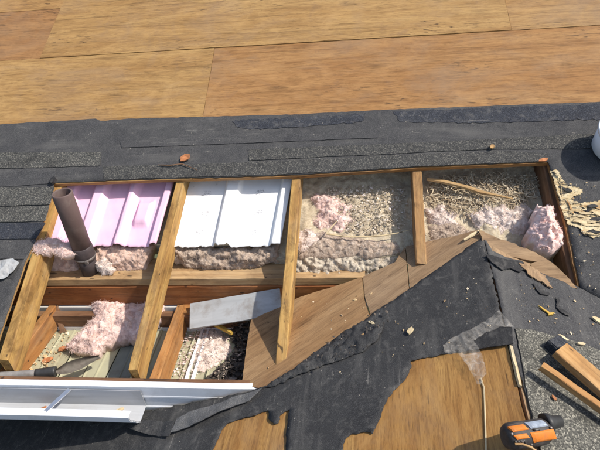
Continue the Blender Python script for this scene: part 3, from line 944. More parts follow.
fl_ += [(GL.inverted() @ hit(511, 342, GL)).x and ((GL.inverted() @ hit(511, 342, GL)).x, -0.002)]
fl_ += [(0.0, -0.001)]
def gfelt_h(x, y, d):
    return 0.0045 + 0.003 * max(0, fbm(x * 5, y * 5, 4.0, 3)) + 0.0007 * fbm(x * 40, y * 40, 1, 2) + (0.002 * math.exp(-d / 0.008) * (0.6 + fbm(x * 20, y * 20, 7, 2)))
sheet('felt_cover', rough_line(fl_, 0.007, 0.007, True, 41.0), GL, 'felt', 0.003, RG, 0.02, gfelt_h, True)

# crumpled second layer along the lower valley, loose flaps by the gutter end
def crump(a, f, s): return lambda x, y, d: a * (0.5 + abs(fbm(x * f, y * f, s, 4)) * 1.6) * min(1, d / 0.02 + 0.15)
px_sheet('felt_fold', [(258, 389), (280, 377), (300, 364), (322, 347), (345, 331), (362, 321), (384, 326), (378, 340), (362, 352), (340, 360), (318, 368), (296, 376), (275, 386)], GL, M['felt'], 0.003, RG, 0.009, 0.010, 0.008, 0.006, crump(0.013, 13, 51.0), 51.0, smooth=True)
px_sheet('felt_fold', [(172, 434), (178, 421), (190, 415), (215, 406), (240, 397), (263, 389), (250, 401), (225, 412), (200, 425)], GL, M['felt_scrap'], 0.0025, RG, 0.012, 0.003, 0.012, 0.012, lambda x, y, d: 0.012 + 0.012 * fbm(x * 9, y * 9, 2.2, 3), 52.0)
px_sheet('felt_fold', [(126, 427), (136, 423), (150, 422), (176, 423), (170, 437), (150, 435), (132, 431)], GL, M['felt'], 0.0025, RG, 0.014, 0.004, 0.012, 0.012, lambda x, y, d: 0.010 + 0.012 * fbm(x * 10, y * 9, 4.2, 3), 53.0)
# black membrane patch under the film near the ridge
px_sheet('black_patch', [(470, 350.5), (466, 342), (480, 334), (499, 325), (512, 327), (513, 343.5)], GL, M['felt_gap_black'], 0.003, RG, 0.0135, 0.003, 0.01, 0.02, seed=54.0, h=lambda x, y, d: 0.002 * fbm(x * 14, y * 14, 3, 3))

# pale edge strip of the plywood along the ridge
ra = hit(513, 347, GR); rb = hit(527, 392, GR)
beam('ridge_strip', GL @ Vector(((GL.inverted() @ hit(514, 347, GL)).x, 0.005, 0.008)), GL @ Vector(((GL.inverted() @ hit(525, 386, GL)).x, 0.005, 0.008)), 0.008, 0.010, (0.15, 0, 1), 'pale_wood', RG, 16, 0.002)

# right slope: deck, felt, shingles
def rx(X, Y): return on_plane(GR, X, Y)
def vy(X): return APEX.y - 0.496 / 0.784 * (X - APEX.x)
sheet('plywood_sheet', [tuple(rx(APEX.x + 0.003, APEX.y - 0.02)), tuple(rx(ridge_x(-2.1) + 0.003, -2.1)), tuple(rx(3.2, -2.1)), tuple(rx(3.2, vy(3.2))), tuple(rx(2.1, vy(2.1)))], GR, 'ply_old', 0.016, RG, 0.2)
rf = [tuple(rx(APEX.x - 0.001, APEX.y - 0.005)), ((GL.inverted() @ hit(511, 341, GL)).x, 0.0), ((GL.inverted() @ hit(525, 400, GL)).x, 0.012), tuple(rx(ridge_x(-2.0) + 0.015, -2.0)), tuple(rx(3.1, -2.0)), tuple(rx(3.1, vy(3.1) + 0.02)), tuple(rx(2.5, vy(2.5) + 0.015)), tuple(rx(2.04, vy(2.04) + 0.006)), tuple(locs([(560, 282)], GR)[0]), tuple(locs([(540, 274)], GR)[0]), tuple(locs([(520, 262)], GR)[0]), tuple(locs([(505, 258)], GR)[0]), tuple(locs([(492, 252)], GR)[0])]
sheet('felt_cover', rough_line(rf, 0.004, 0.012, True, 61.0), GR, 'felt_main', 0.003, RG, 0.02, gfelt_h, True)
px_sheet('shingle', [(515.5, 328), (530, 329), (548, 334), (575, 341), (600, 350), (680, 375), (760, 480), (600, 500), (553, 490), (538, 440), (530, 405), (524, 372)], GR, M['shingle_gable'], 0.0035, RG, 0.0095, 0.004, 0.012, 0.03, lambda x, y, d: 0.002 * fbm(x * 6, y * 6, 3, 2), 62.0)

# torn strip of the old deck left lying across the top of the gable
def torn(x, y, d): return 0.006 + 0.008 * fbm(x * 6, y * 9, 2, 2)
px_sheet('torn_sheathing', [(479, 231), (492, 236), (510, 243), (528, 250), (543, 257), (556, 267), (566, 276), (577, 289), (562, 284), (549, 280), (535, 270), (530, 265), (537, 262), (520, 259), (505, 257), (492, 256), (484, 255), (483, 246)], MAIN, M['ply_old'], 0.014, RG, 0.010, 0.006, 0.008, 0.02, torn, 63.0)
px_sheet('torn_sheathing', [(519, 263), (527, 262), (536, 269), (548, 280), (553, 288), (545, 284), (537, 279), (528, 274)], GR, M['ply_old'], 0.004, RG, 0.014, 0.012, 0.004, 0.008, lambda x, y, d: 0.006 * fbm(x * 30, y * 30, 2, 3), 64.0)

px_sheet('black_patch', [(486, 254), (496, 256), (507, 259), (519, 262), (526, 268), (520, 272), (511, 268), (503, 270), (496, 266), (490, 260)], GR, M['felt_gap_black'], 0.003, RG, 0.012, 0.006, 0.006, 0.01, lambda x, y, d: 0.004 * fbm(x * 30, y * 30, 2, 3), 65.0)  # black sheet added as the shadowed gap below the torn deck strip
px_sheet('black_patch', [(556, 297), (560, 299), (558, 305), (563, 309), (570, 314), (569, 316), (561, 312), (556, 307), (557, 302)], GR, M['felt_gap_black'], 0.002, RG, 0.010, 0.004, 0.004, 0.006, None, 66.0)  # added black strip drawn as a crack in the felt
px_sheet('black_patch', [(533, 283), (538, 285), (543, 291), (550, 293), (549, 295), (541, 294), (536, 289)], GR, M['felt_gap_black'], 0.002, RG, 0.010, 0.004, 0.004, 0.006, None, 67.0)  # another felt crack, drawn as an added black strip
# patch of bare, torn pale facing on the main deck right of the opening
rnd_ = random.Random(21)
FACING = [(550, 171), (557, 170), (563, 180), (567, 187), (580, 187), (583, 192), (570, 198), (576, 204), (606, 200), (640, 204), (640, 226), (606, 222), (600, 236), (594, 239), (583, 233), (575, 226), (568, 224), (563, 212), (557, 192)]
px_sheet('torn_facing', FACING, MAIN, M['facing_base'], 0.0025, R0, 0.0088, 0.012, 0.004, 0.008, lambda x, y, d: 0.0014 * abs(fbm(x * 40, y * 60, 3, 3)), 70.0)
i = 0
while i < 60:
    x0, y0 = rnd_.uniform(548, 640), rnd_.uniform(169, 238)
    ln = rnd_.uniform(7, 24); an = rnd_.gauss(0.03, 0.14) if y0 > 200 else rnd_.gauss(0.7, 0.35)
    x1, y1 = x0 + ln * math.cos(an), y0 + ln * math.sin(an)
    if not (inside((x0, y0), FACING) and inside(((x0 + x1) / 2, (y0 + y1) / 2), FACING)):
        continue
    n_ = 6; wd_ = rnd_.uniform(1.6, 4.6)
    top_, bot_ = [], []
    for j in range(n_ + 1):
        t = j / n_
        e = 0.25 + 0.75 * math.sin(math.pi * t) ** 0.6
        cx_, cy_ = x0 + (x1 - x0) * t, y0 + (y1 - y0) * t + rnd_.uniform(-0.4, 0.4)
        top_.append((cx_, cy_ - wd_ * 0.5 * e * rnd_.uniform(0.3, 1.3) - 0.15))
        bot_.append((cx_, cy_ + wd_ * 0.5 * e * rnd_.uniform(0.3, 1.3) + 0.15))
    tl_ = rnd_.uniform(-0.10, 0.10)
    px_sheet('torn_facing', top_ + bot_[::-1], MAIN, M[('facing', 'facing', 'facing', 'pale_wood', 'splinter', 'felt_gap_black')[i % 6]], 0.0022, R0, 0.0104 + 0.0014 * (i % 4), 0.003, 0.004, 0.008,
             (lambda xa, k_: (lambda x, y, d: 0.0025 * abs(fbm(x * 30, y * 45, k_, 3)) + 0.003 * math.sin(x * 40 + k_)))(0, i), 71.0 + i)
    i += 1

# ------------------------------------------------------------------ vent pipe
pv = (0.138, -0.262)
PV = frame((pv[0], pv[1], -0.305), (1, 0, 0), (0, 1, 0)) @ Matrix.Rotation(math.radians(1.5), 4, 'Y')
VP = root('vent_pipe', PV, 'brown plastic vent pipe standing up through the opening beside the leftmost rafter', 'pipe')
rr = 0.0385
lathe('pipe', [(rr, 0.10), (rr, 0.405), (rr - 0.002, 0.408), (rr - 0.006, 0.408), (rr - 0.007, 0.405), (rr - 0.007, 0.10)], 'pipe', PV, VP, closed=True)
lathe('lower_pipe', [(rr - 0.003, 0.0), (rr - 0.003, 0.11), (rr - 0.0075, 0.11), (rr - 0.0075, 0.0)], 'pipe_dark', PV, VP, closed=True)
cpl = lathe('coupling', [(rr + 0.001, 0.085), (rr + 0.0035, 0.088), (rr + 0.0035, 0.150), (rr + 0.001, 0.153), (rr - 0.001, 0.153), (rr - 0.001, 0.085)], 'pipe_dark', PV, VP, closed=True)
lathe('clamp', [(rr + 0.0034, 0.094), (rr + 0.0055, 0.095), (rr + 0.0055, 0.103), (rr + 0.0034, 0.104)], 'steel', PV, cpl, closed=True)
box('clamp_screw', (0.020, -rr - 0.013, 0.092), (0.034, -rr - 0.001, 0.106), 'steel', PV, cpl, 0.002)

# ------------------------------------------------------------------ foam baffles between the rafters
def baffle(name, tl, tr, br, bl, ribs, depth, mat, label, w, jag, bumps=(), seed=0.0):
    """vacuum-formed sheet: ribs = list of (x0, x1) fractions standing proud, running up the slope"""
    c = [Vector(loc(*q, MAIN, w)) for q in (tl, tr, br, bl)]
    NX, NY = 150, 36
    wv = (c[1] - c[0]).length
    verts = []
    top_ext = 0.10
    for j in range(NY + 1):
        t = j / NY
        for i in range(NX + 1):
            s = i / NX
            a = c[0].lerp(c[1], s); b = c[3].lerp(c[2], s)
            b = b + (b - a).normalized() * (jag * (0.6 * fbm(s * 9, seed, 1.0, 2) + 0.3 * fbm(s * 31, seed + 5, 1.0, 3) - 1.1 * max(0, fbm(s * 21, seed + 9, 2.0, 1))))
            a = a + (a - b).normalized() * top_ext
            p = a.lerp(b, t)
            z = 0.0
            for (x0, x1, sl) in ribs:
                u_ = max(0.0, min(1.0, (s - x0) / sl)) if s < (x0 + x1) / 2 else max(0.0, min(1.0, (x1 - s) / sl))
                z = max(z, depth * (u_ * u_ * (3 - 2 * u_)))
            for (bx, by, bw, bh, bd) in bumps:
                e = max(abs(s - bx) / bw, abs(t - by) / bh)
                z += bd * max(0, min(1, (1 - e) / 0.35))
            z += 0.003 * fbm(p.x * 9, p.y * 9, seed, 3)
            verts.append((p.x, p.y, w + z))
    n0 = len(verts)
    verts += [(x, y, z - 0.004) for x, y, z in verts]
    faces = []
    W = NX + 1
    for j in range(NY):
        for i in range(NX):
            q = j * W + i
            faces.append((q, q + 1, q + W + 1, q + W))
            faces.append((n0 + q, n0 + q + W, n0 + q + W + 1, n0 + q + 1))
    rim = [i for i in range(W)] + [j * W + NX for j in range(1, NY + 1)] + [NY * W + i for i in range(NX - 1, -1, -1)] + [j * W for j in range(NY - 1, 0, -1)]
    for a, b in zip(rim, rim[1:] + rim[:1]):
        faces.append((b, a, n0 + a, n0 + b))
    cx = sum((v.x for v in c)) / 4; cy = sum((v.y for v in c)) / 4
    M4 = MAIN @ Matrix.Translation((cx, cy, w))
    verts = [(x - cx, y - cy, z - w) for x, y, z in verts]
    o = mesh_obj(name, verts, faces, mat, M4, None, True, recentre=False)
    return tag(o, label, 'vent baffle'), (cx, cy)
baffle('vent_baffle', (64, 186), (176, 183), (158, 247), (43, 246), [(0.0, 0.17, 0.02), (0.29, 0.45, 0.05), (0.60, 0.72, 0.05), (0.92, 1.02, 0.03)], 0.032, 'foam_pink',
       'pink ribbed foam vent baffle between the two left rafters', -0.085, 0.012, ((0.80, 0.62, 0.07, 0.16, 0.022),), 3.0)
_wc = [Vector(loc(*q, MAIN, -0.08)) for q in ((181, 184), (291, 181), (274, 245), (166, 246))]
_c = sum(_wc, Vector((0, 0))) / 4
PRINTS = []
for a in ((205, 193), (203, 213), (199, 232), (259, 192), (257, 212), (253, 232)):
    q = Vector(loc(*a, MAIN, -0.08)) - _c
    PRINTS.append((q.x, q.y))
M['foam_white'] = mat_white_foam()
baffle('vent_baffle', (179, 184), (293, 181), (281, 246), (164, 247), [(0.42, 0.58, 0.035), (0.90, 1.03, 0.03)], 0.022, 'foam_white',
       'white ribbed foam vent baffle with faint grey print between two rafters', -0.08, 0.012, (), 6.0)

# ------------------------------------------------------------------ insulation
fluff('insulation_batt', [(167, 244), (185, 247), (200, 246), (215, 250), (232, 247), (250, 249), (262, 245), (281, 243), (279, 262), (262, 266), (240, 270), (215, 270), (190, 268), (172, 262)], BATT, 0.0, 0.034, 'brown_wool',
      'dirty brown insulation batt end below the white baffle', 'insulation', r=0.018, base=0.07, freq=34, fibres=1300, seed=1.3, rough=0.02)
fluff('insulation_batt', [(97, 247), (112, 245), (128, 248), (153, 245), (148, 260), (146, 270), (120, 272), (98, 274), (92, 262)], BATT, 0.0, 0.028, 'rose_wool',
      'rose tan insulation batt end right of the vent pipe, below the pink baffle', 'insulation', r=0.015, base=0.07, freq=30, fibres=900, seed=2.3)
fluff('insulation_batt', [(44, 252), (58, 250), (74, 253), (78, 268), (76, 276), (60, 276), (47, 273)], BATT, 0.0, 0.025, 'rose_wool',
      'rose tan insulation batt end squeezed between leftmost rafter and vent pipe', 'insulation', r=0.015, base=0.07, freq=30, fibres=500, seed=3.3)
fluff('insulation_batt', [(294, 257), (310, 254), (330, 255), (352, 254), (375, 255), (399, 254), (399, 262), (396, 276), (370, 281), (340, 284), (310, 283), (292, 282)], BATT, 0.0, 0.030, 'grey_wool',
      'grey brown insulation batt lying in front of the loose fill, above the plywood valley strip', 'insulation', r=0.014, base=0.07, freq=42, fibres=1500, seed=4.3, rough=0.018, L=0.012)
# torn pink tuft hanging over the leftmost rafter
HANG = frame(MAIN @ Vector((0, 0, 0.012)), (1, 0, 0), (0, cp, sp))
fluff('insulation_tuft', [(26, 241), (38, 243), (47, 238), (60, 239), (72, 245), (75, 254), (66, 257), (54, 252), (46, 256), (36, 253), (31, 248)], MAIN, -0.016, 0.028, 'pink',
      'torn pink insulation tuft draped over the leftmost rafter', 'insulation', r=0.016, base=0.03, freq=36, fibres=900, seed=5.1, L=0.022)
# little white tuft at the foot of the pipe
fluff('insulation_tuft', [(95, 262), (104, 258), (112, 263), (112, 273), (104, 275), (97, 271)], BATT, 0.034, 0.024, 'pink_pale',
      'small whitish insulation tuft at the right side of the vent pipe', 'insulation', r=0.01, base=0.02, freq=50, fibres=400, seed=5.7)
# big pink heap on the soffit
fluff('insulation_heap', [(77, 293), (84, 294), (92, 299), (108, 299), (126, 302), (150, 303), (166, 303), (160, 318), (146, 334), (134, 341), (118, 341), (104, 348), (97, 356), (84, 353), (72, 351), (66, 346), (74, 338), (82, 333), (86, 325), (96, 318), (94, 308), (84, 303)], SLOPE, 0.0, 0.050, 'pink',
      'heap of pink insulation lying in the open eave under the second rafter', 'insulation', r=0.03, base=0.05, freq=24, fibres=3200, seed=6.2, L=0.02, rough=0.016)

# loose fill behind the third and fourth rafters
def fill_h(x, y, d):
    return -0.120 + 0.016 * fbm(x * 7, y * 7, 3.0, 3) + 0.006 * fbm(x * 40, y * 40, 5.0, 3)
fo = sheet('loose_fill', [(-0.14, 0.22), (-0.14, -0.25), (0.93, -0.25), (0.93, -0.325), (1.30, -0.325), (1.55, -0.31), (1.76, -0.25), (1.98, -0.36), (2.05, -0.46), (2.10, -0.46), (2.10, 0.22)], MAIN, 'fill', 0.10, None, 0.009, fill_h, True, True, 0.004)
tag(fo, 'tan loose-fill insulation covering the attic floor in the opening', 'insulation', None, 'stuff')
add_fluff_fibres(fo, 5000, 0.02, 0.0005, 0.5, 9)
hf = lambda x, y: 0.010 + 0.016 * fbm(x * 7, y * 7, 3.0, 3) + 0.006 * fbm(x * 40, y * 40, 5.0, 3)
scatter('cream_chips', [(325, 188), (372, 187), (404, 186), (408, 205), (404, 228), (385, 236), (352, 235), (336, 228), (326, 205)], MAIN, -0.124, 2600, 0.001, 0.0065, 'fill_chips', 'cream white chips strewn over the loose fill in the third bay', 'insulation', seed=4, pile=0.006, hfun=hf, power=3)
fluff('insulation_lump', [(310, 200), (317, 193), (328, 196), (338, 192), (341, 202), (352, 206), (349, 216), (358, 222), (346, 225), (340, 232), (330, 227), (320, 233), (313, 222), (316, 212)], MAIN, -0.12, 0.036, 'pink',
      'pink insulation lump on the loose fill beside the third rafter', 'insulation', r=0.02, base=0.03, freq=26, fibres=1200, seed=7.7, rough=0.034, amp=0.02)
fluff('insulation_lump', [(298, 236), (320, 232), (345, 236), (372, 240), (398, 243), (400, 254), (380, 257), (340, 257), (300, 258)], MAIN, -0.118, 0.026, 'brown_wool',
      'flat pinkish brown insulation strip between the pale stick and the grey batt', 'insulation', r=0.02, base=0.03, freq=30, fibres=1200, seed=8.1, rough=0.016)
fluff('insulation_lump', [(297, 236), (306, 228), (316, 234), (320, 244), (312, 250), (299, 252)], MAIN, -0.105, 0.026, 'pink_pale',
      'small pale pink tuft at the foot of the third rafter', 'insulation', r=0.02, base=0.03, freq=36, fibres=500, seed=8.6)
fluff('insulation_lump', [(426, 208), (435, 210), (442, 204), (449, 210), (458, 213), (454, 220), (460, 226), (446, 224), (438, 228), (428, 222)], MAIN, -0.115, 0.032, 'pink_pale',
      'pale pink insulation lump right beside the short fourth rafter', 'insulation', r=0.02, base=0.03, freq=34, fibres=800, seed=9.1)
fluff('insulation_lump', [(428, 226), (445, 224), (462, 226), (474, 232), (462, 238), (446, 246), (430, 250)], MAIN, -0.112, 0.022, 'brown_wool',
      'brown insulation patch below the pale lump at the fourth rafter', 'insulation', r=0.02, base=0.03, freq=34, fibres=600, seed=9.5)
fluff('insulation_lump', [(466, 214), (478, 211), (484, 203), (492, 209), (503, 204), (512, 210), (524, 202), (533, 211), (528, 219), (533, 228), (520, 236), (508, 230), (500, 236), (490, 228), (478, 229), (472, 222)], MAIN, -0.115, 0.036, 'pink_pale',
      'greyish pink insulation mass at the end of the broken wood strip', 'insulation', r=0.03, base=0.03, freq=22, fibres=1800, seed=10.1, rough=0.036, amp=0.02)
fluff('insulation_chunk', [(532, 213), (537, 205), (543, 208), (547, 203), (553, 209), (558, 217), (556, 222), (565, 231), (564, 245), (557, 249), (548, 253), (538, 249), (530, 241), (528, 229), (534, 222)], MAIN, -0.030, 0.085, 'pink_bright',
      'bright pink insulation chunk in the right corner of the opening', 'insulation', r=0.045, base=0.11, freq=34, fibres=3200, seed=11.1, rough=0.034, L=0.012, warp=0.008)

# curly cream strands in the last bay
def strands():
    rnd = random.Random(3)
    poly = locs([(428, 182), (455, 178), (500, 176), (535, 176), (536, 200), (520, 206), (490, 203), (470, 214), (455, 214), (436, 205), (427, 203)], MAIN, -0.11)
    xs = [p[0] for p in poly]; ys = [p[1] for p in poly]
    verts, faces = [], []
    k = 0
    while k < 900:
        p = (rnd.uniform(min(xs), max(xs)), rnd.uniform(min(ys), max(ys)))
        if not inside(p, poly): continue
        k += 1
        a = rnd.uniform(0, 6.28); cur = rnd.uniform(-40, 40); z = -0.112 + 0.016 * fbm(p[0] * 7, p[1] * 7, 3.0, 3) + 0.008 + rnd.random() * 0.014
        x, y = p; wd = rnd.uniform(0.0006, 0.0022); n = 7; st = rnd.uniform(0.002, 0.0075)
        b = len(verts)
        tilt = rnd.uniform(-0.4, 0.4)
        for i in range(n):
            s = Vector((-math.sin(a), math.cos(a), rnd.uniform(-0.7, 0.7))) * wd
            verts += [Vector((x, y, z)) - s, Vector((x, y, z)) + s, Vector((x, y, z - 0.0008)) + s * 0.9, Vector((x, y, z - 0.0008)) - s * 0.9]
            x += math.cos(a) * st; y += math.sin(a) * st; z += math.sin(i * 0.9) * 0.003 * tilt
            a += cur * st + rnd.uniform(-0.25, 0.25)
        for i in range(n - 1):
            for j in range(4):
                faces.append((b + i * 4 + j, b + i * 4 + (j + 1) % 4, b + i * 4 + 4 + (j + 1) % 4, b + i * 4 + 4 + j))
    o = mesh_obj('wood_wool', verts, faces, 'strand', MAIN)
    tag(o, 'tangle of cream curly strands right of the fourth rafter', 'wood wool', None, 'stuff')
strands()

# broken strip, pale stick, splinter
def stick(name, pts, F, w, width, depth, mat, label, cat, seed=0, taper=0.5):
    """a thin bent splinter following several points"""
    P = [F @ Vector((*loc(a, b, F, ww), ww)) for (a, b, ww) in [(q[0], q[1], q[2] if len(q) > 2 else w) for q in pts]]
    up = F.to_3x3().col[2]
    verts, faces = [], []
    n = len(P); rings = []
    for i, p in enumerate(P):
        d = (P[min(n - 1, i + 1)] - P[max(0, i - 1)]).normalized()
        s = up.cross(d).normalized()
        f = 1 - (1 - taper) * abs(2 * i / (n - 1) - 0.8)
        j1, j2 = random.uniform(0.8, 1.15), random.uniform(0.8, 1.15)
        for (a, b) in ((-1, 0), (-0.6, 1), (0.6, 1), (1, 0), (0.6, -0.4), (-0.6, -0.4)):
            verts.append(p + s * a * width / 2 * f * j1 + up * b * depth * f * j2)
    for i in range(n - 1):
        for j in range(6):
            k = (j + 1) % 6
            faces.append((i * 6 + j, i * 6 + k, i * 6 + 6 + k, i * 6 + 6 + j))
    faces.append(tuple(range(6))); faces.append(tuple((n - 1) * 6 + j for j in reversed(range(6))))
    o = P[0].copy()
    ex = (P[-1] - P[0])
    Fm = frame(P[0], ex, up.cross(ex))
    inv = Fm.inverted()
    ob = mesh_obj(name, [inv @ v for v in verts], faces, mat, Fm, None, False, recentre=False)
    return tag(ob, label, cat)
stick('wood_strip', [(427, 179.5), (440, 181), (455, 184.5), (468, 188), (480, 192), (495, 195), (513, 199)], MAIN, -0.068, 0.024, 0.008, 'splinter', 'long broken brown wood strip slanting across the right bay', 'wood strip')
stick('wood_stick', [(326, 234), (345, 236.5), (365, 237), (383, 235.5), (398, 233), (411, 229.5)], MAIN, -0.086, 0.008, 0.004, 'pale_wood', 'thin bowed pale stick lying across the third bay', 'stick')
stick('wood_stick', [(326, 234), (331, 228), (337, 221)], MAIN, -0.062, 0.007, 0.004, 'pale_wood', 'short pale splinter propped against the pink lump at the end of the bowed stick', 'stick')
stick('wood_stick', [(464, 240), (472, 235), (482, 229.5)], MAIN, 0.004, 0.014, 0.006, 'pale_wood', 'short pale splinter lying at the peak of the valley strips', 'stick')
stick('wood_stick', [(211, 322), (218, 326), (225, 330), (232, 334)], SOF, 0.052, 0.020, 0.012, 'yellow_wood', 'short yellow wooden stick lying below the grey board', 'stick', taper=0.9)

# grey painted board resting from the eave onto the valley strip
ga = hit(190, 316, SLOPE, 0.035); gb = hit(280, 301, GL, 0.016)
gv = gb - ga
GBN = Vector((-0.15, -0.50, 0.85))
beam('board', ga, gb, 0.108, 0.012, GBN, 'grey_board', None, 12, 0.0012)
tag(bpy.data.objects['board'], 'flat grey painted board lying askew in the eave left of the third rafter', 'board')

# chips and grit on the soffit
hb = lambda x, y: 0.006
fluff('insulation_heap', [(199, 334), (206, 328), (216, 327), (227, 336), (232, 350), (224, 360), (212, 368), (202, 373), (194, 370), (195, 350)], SOF, 0.004, 0.022, 'pink_pale',
      'flat pale pink insulation heap on the soffit right of the second lookout', 'insulation', r=0.03, base=0.004, freq=40, fibres=900, seed=12.4, rough=0.012)
scatter('pink_crumbs', [(178, 338), (195, 326), (216, 326), (229, 336), (234, 350), (226, 360), (212, 372), (194, 378), (172, 380), (166, 360)], SOF, 0.004, 800, 0.0015, 0.0065, 'pink_chips', 'pink and white insulation crumbs strewn on the soffit beside the second lookout', 'insulation', seed=5, pile=0.03, power=3)
scatter('dark_grit', [(214, 322), (240, 322), (258, 318), (262, 345), (256, 375), (246, 386), (196, 386), (210, 376), (226, 362), (236, 350), (230, 334)], SOF, 0.004, 3800, 0.003, 0.011, 'dark_chips', 'black roofing grit and crumbs piled at the end of the soffit', 'debris', seed=6, pile=0.045)
scatter('soffit_crumbs', [(44, 330), (70, 328), (86, 336), (66, 352), (60, 366), (30, 376), (24, 372)], SOF, 0.006, 130, 0.002, 0.009, 'wood_chips', 'brown crumbs and flakes on the soffit left of the pink heap', 'debris', seed=7)
for i, (a, b) in enumerate(((48, 360), (63, 349))):
    P = rough_line([(0.022 * math.cos(t) * (1 + 0.3 * math.sin(3 * t + i)), 0.014 * math.sin(t)) for t in [k * 0.785 for k in range(8)]], 0.004, 0.006, True, i)
    F = frame(hit(a, b, SOF, 0.010), (1, 0.4, 0), (0, 1, 0))
    o = sheet('wood_flake', P, F, 'brick_red', 0.002, None, 0.006, lambda x, y, d: 0.002 + 0.006 * fbm(x * 60, y * 60, i, 2) + 12 * y * y)
    tag(o, ['curled brown flake on the soffit just above the digging tool', 'curled brown flake on the soffit at the lower tip of the pink heap'][i], 'flake')

# ------------------------------------------------------------------ shovel lying in the eave
TS = frame((0, -0.7, -0.425), (1, 0, 0), (0, 1, 0))
s0 = hit(-70, 381, TS); s1 = hit(41, 373, TS); s2 = hit(56, 371.5, TS, -0.008); s3 = hit(99, 356, TS, -0.045)
SHF = frame(s1, s1 - s0, (0, 1, 0))
SH = root('garden_tool', SHF, 'grey-handled digging tool with narrow blade lying along the eave behind the gutter', 'tool')
def tube(name, a, b, r0, r1, mat, parent, seg=14):
    d = b - a
    F = frame(a, d.cross(Vector((0, 0, 1))) if abs(d.normalized().z) < 0.99 else (1, 0, 0), (0, 0, 1))
    q = d.to_track_quat('Z', 'Y').to_matrix().to_4x4()
    return lathe(name, [(r0, 0), (r0 * 1.02, d.length * 0.1), (r1 * 1.02, d.length * 0.9), (r1, d.length)], mat, Matrix.Translation(a) @ q, parent, seg)
tube('handle', s0, s1, 0.015, 0.014, 'tool_grey', SH)
tube('socket', s1 - (s1 - s0).normalized() * 0.02, s2, 0.017, 0.020, 'tool_dark', SH)
bd = (s3 - s2); L_ = bd.length
BF = frame(s2, bd, (0.1, 0.75, 0.66))
vv, ff = [], []
NXs, NYs = 14, 8
for i in range(NXs + 1):
    t = i / NXs
    hw = 0.010 + 0.012 * min(1, t / 0.25) if t < 0.5 else 0.022 * (1 - (t - 0.5) / 0.5 * 0.75) if t < 2 else 0.030 * math.sqrt(max(0.02, 1 - ((t - 0.6) / 0.4) ** 2))
    for j in range(NYs + 1):
        s = j / NYs * 2 - 1
        vv.append((t * L_, s * hw, 0.016 * s * s))
n0 = len(vv)
vv += [(a, b, c - 0.002) for a, b, c in vv]
for i in range(NXs):
    for j in range(NYs):
        q = i * (NYs + 1) + j
        ff += [(q, q + 1, q + NYs + 2, q + NYs + 1), (n0 + q, n0 + q + NYs + 1, n0 + q + NYs + 2, n0 + q + 1)]
mesh_obj('blade', vv, ff, 'tool_blade', BF, SH, True, recentre=False)

# ------------------------------------------------------------------ right gable slope: boards, debris, power tool
def board_on(pts_center, wlift, width, depth, mat, label):
    a = GR @ Vector((*loc(*pts_center[0], GR, wlift), wlift)); b = GR @ Vector((*loc(*pts_center[1], GR, wlift), wlift))
    d = (b - a).normalized()
    b = a + d * 0.75
    b -= GR.to_3x3().col[2] * (wlift - depth - 0.012)       # far end down on the shingles
    o = beam('board', a, b, width, depth, GR.to_3x3().col[2], mat, None, 16, 0.0014)
    return tag(o, label, 'board')
board_on(((561, 347), (612, 388)), 0.062, 0.068, 0.020, 'board', 'wider orange-brown board resting on the small right roof slope, above a thinner one')
board_on(((543, 364), (600, 402)), 0.060, 0.022, 0.018, 'board', 'narrow orange-brown board on the right roof slope, nearest the ridge')
# stack of shingle scraps the board ends rest on
bs = hit(557, 348, GR, 0.02)
FB = frame(GR @ Vector((*loc(556, 349, GR, 0.012), 0.012)), (0.6, -0.7, 0), (0.7, 0.6, -0.2))
FB = Matrix.Translation(FB.translation) @ GR.to_3x3().to_4x4() @ Matrix.Rotation(0.7, 4, 'Z')
o = box('wood_block', (-0.024, -0.030, -0.004), (0.024, 0.03, 0.0275), 'felt_blue', FB, None, 0.003)
tag(o, 'small dark blue-grey block under the upper ends of the two boards', 'block')

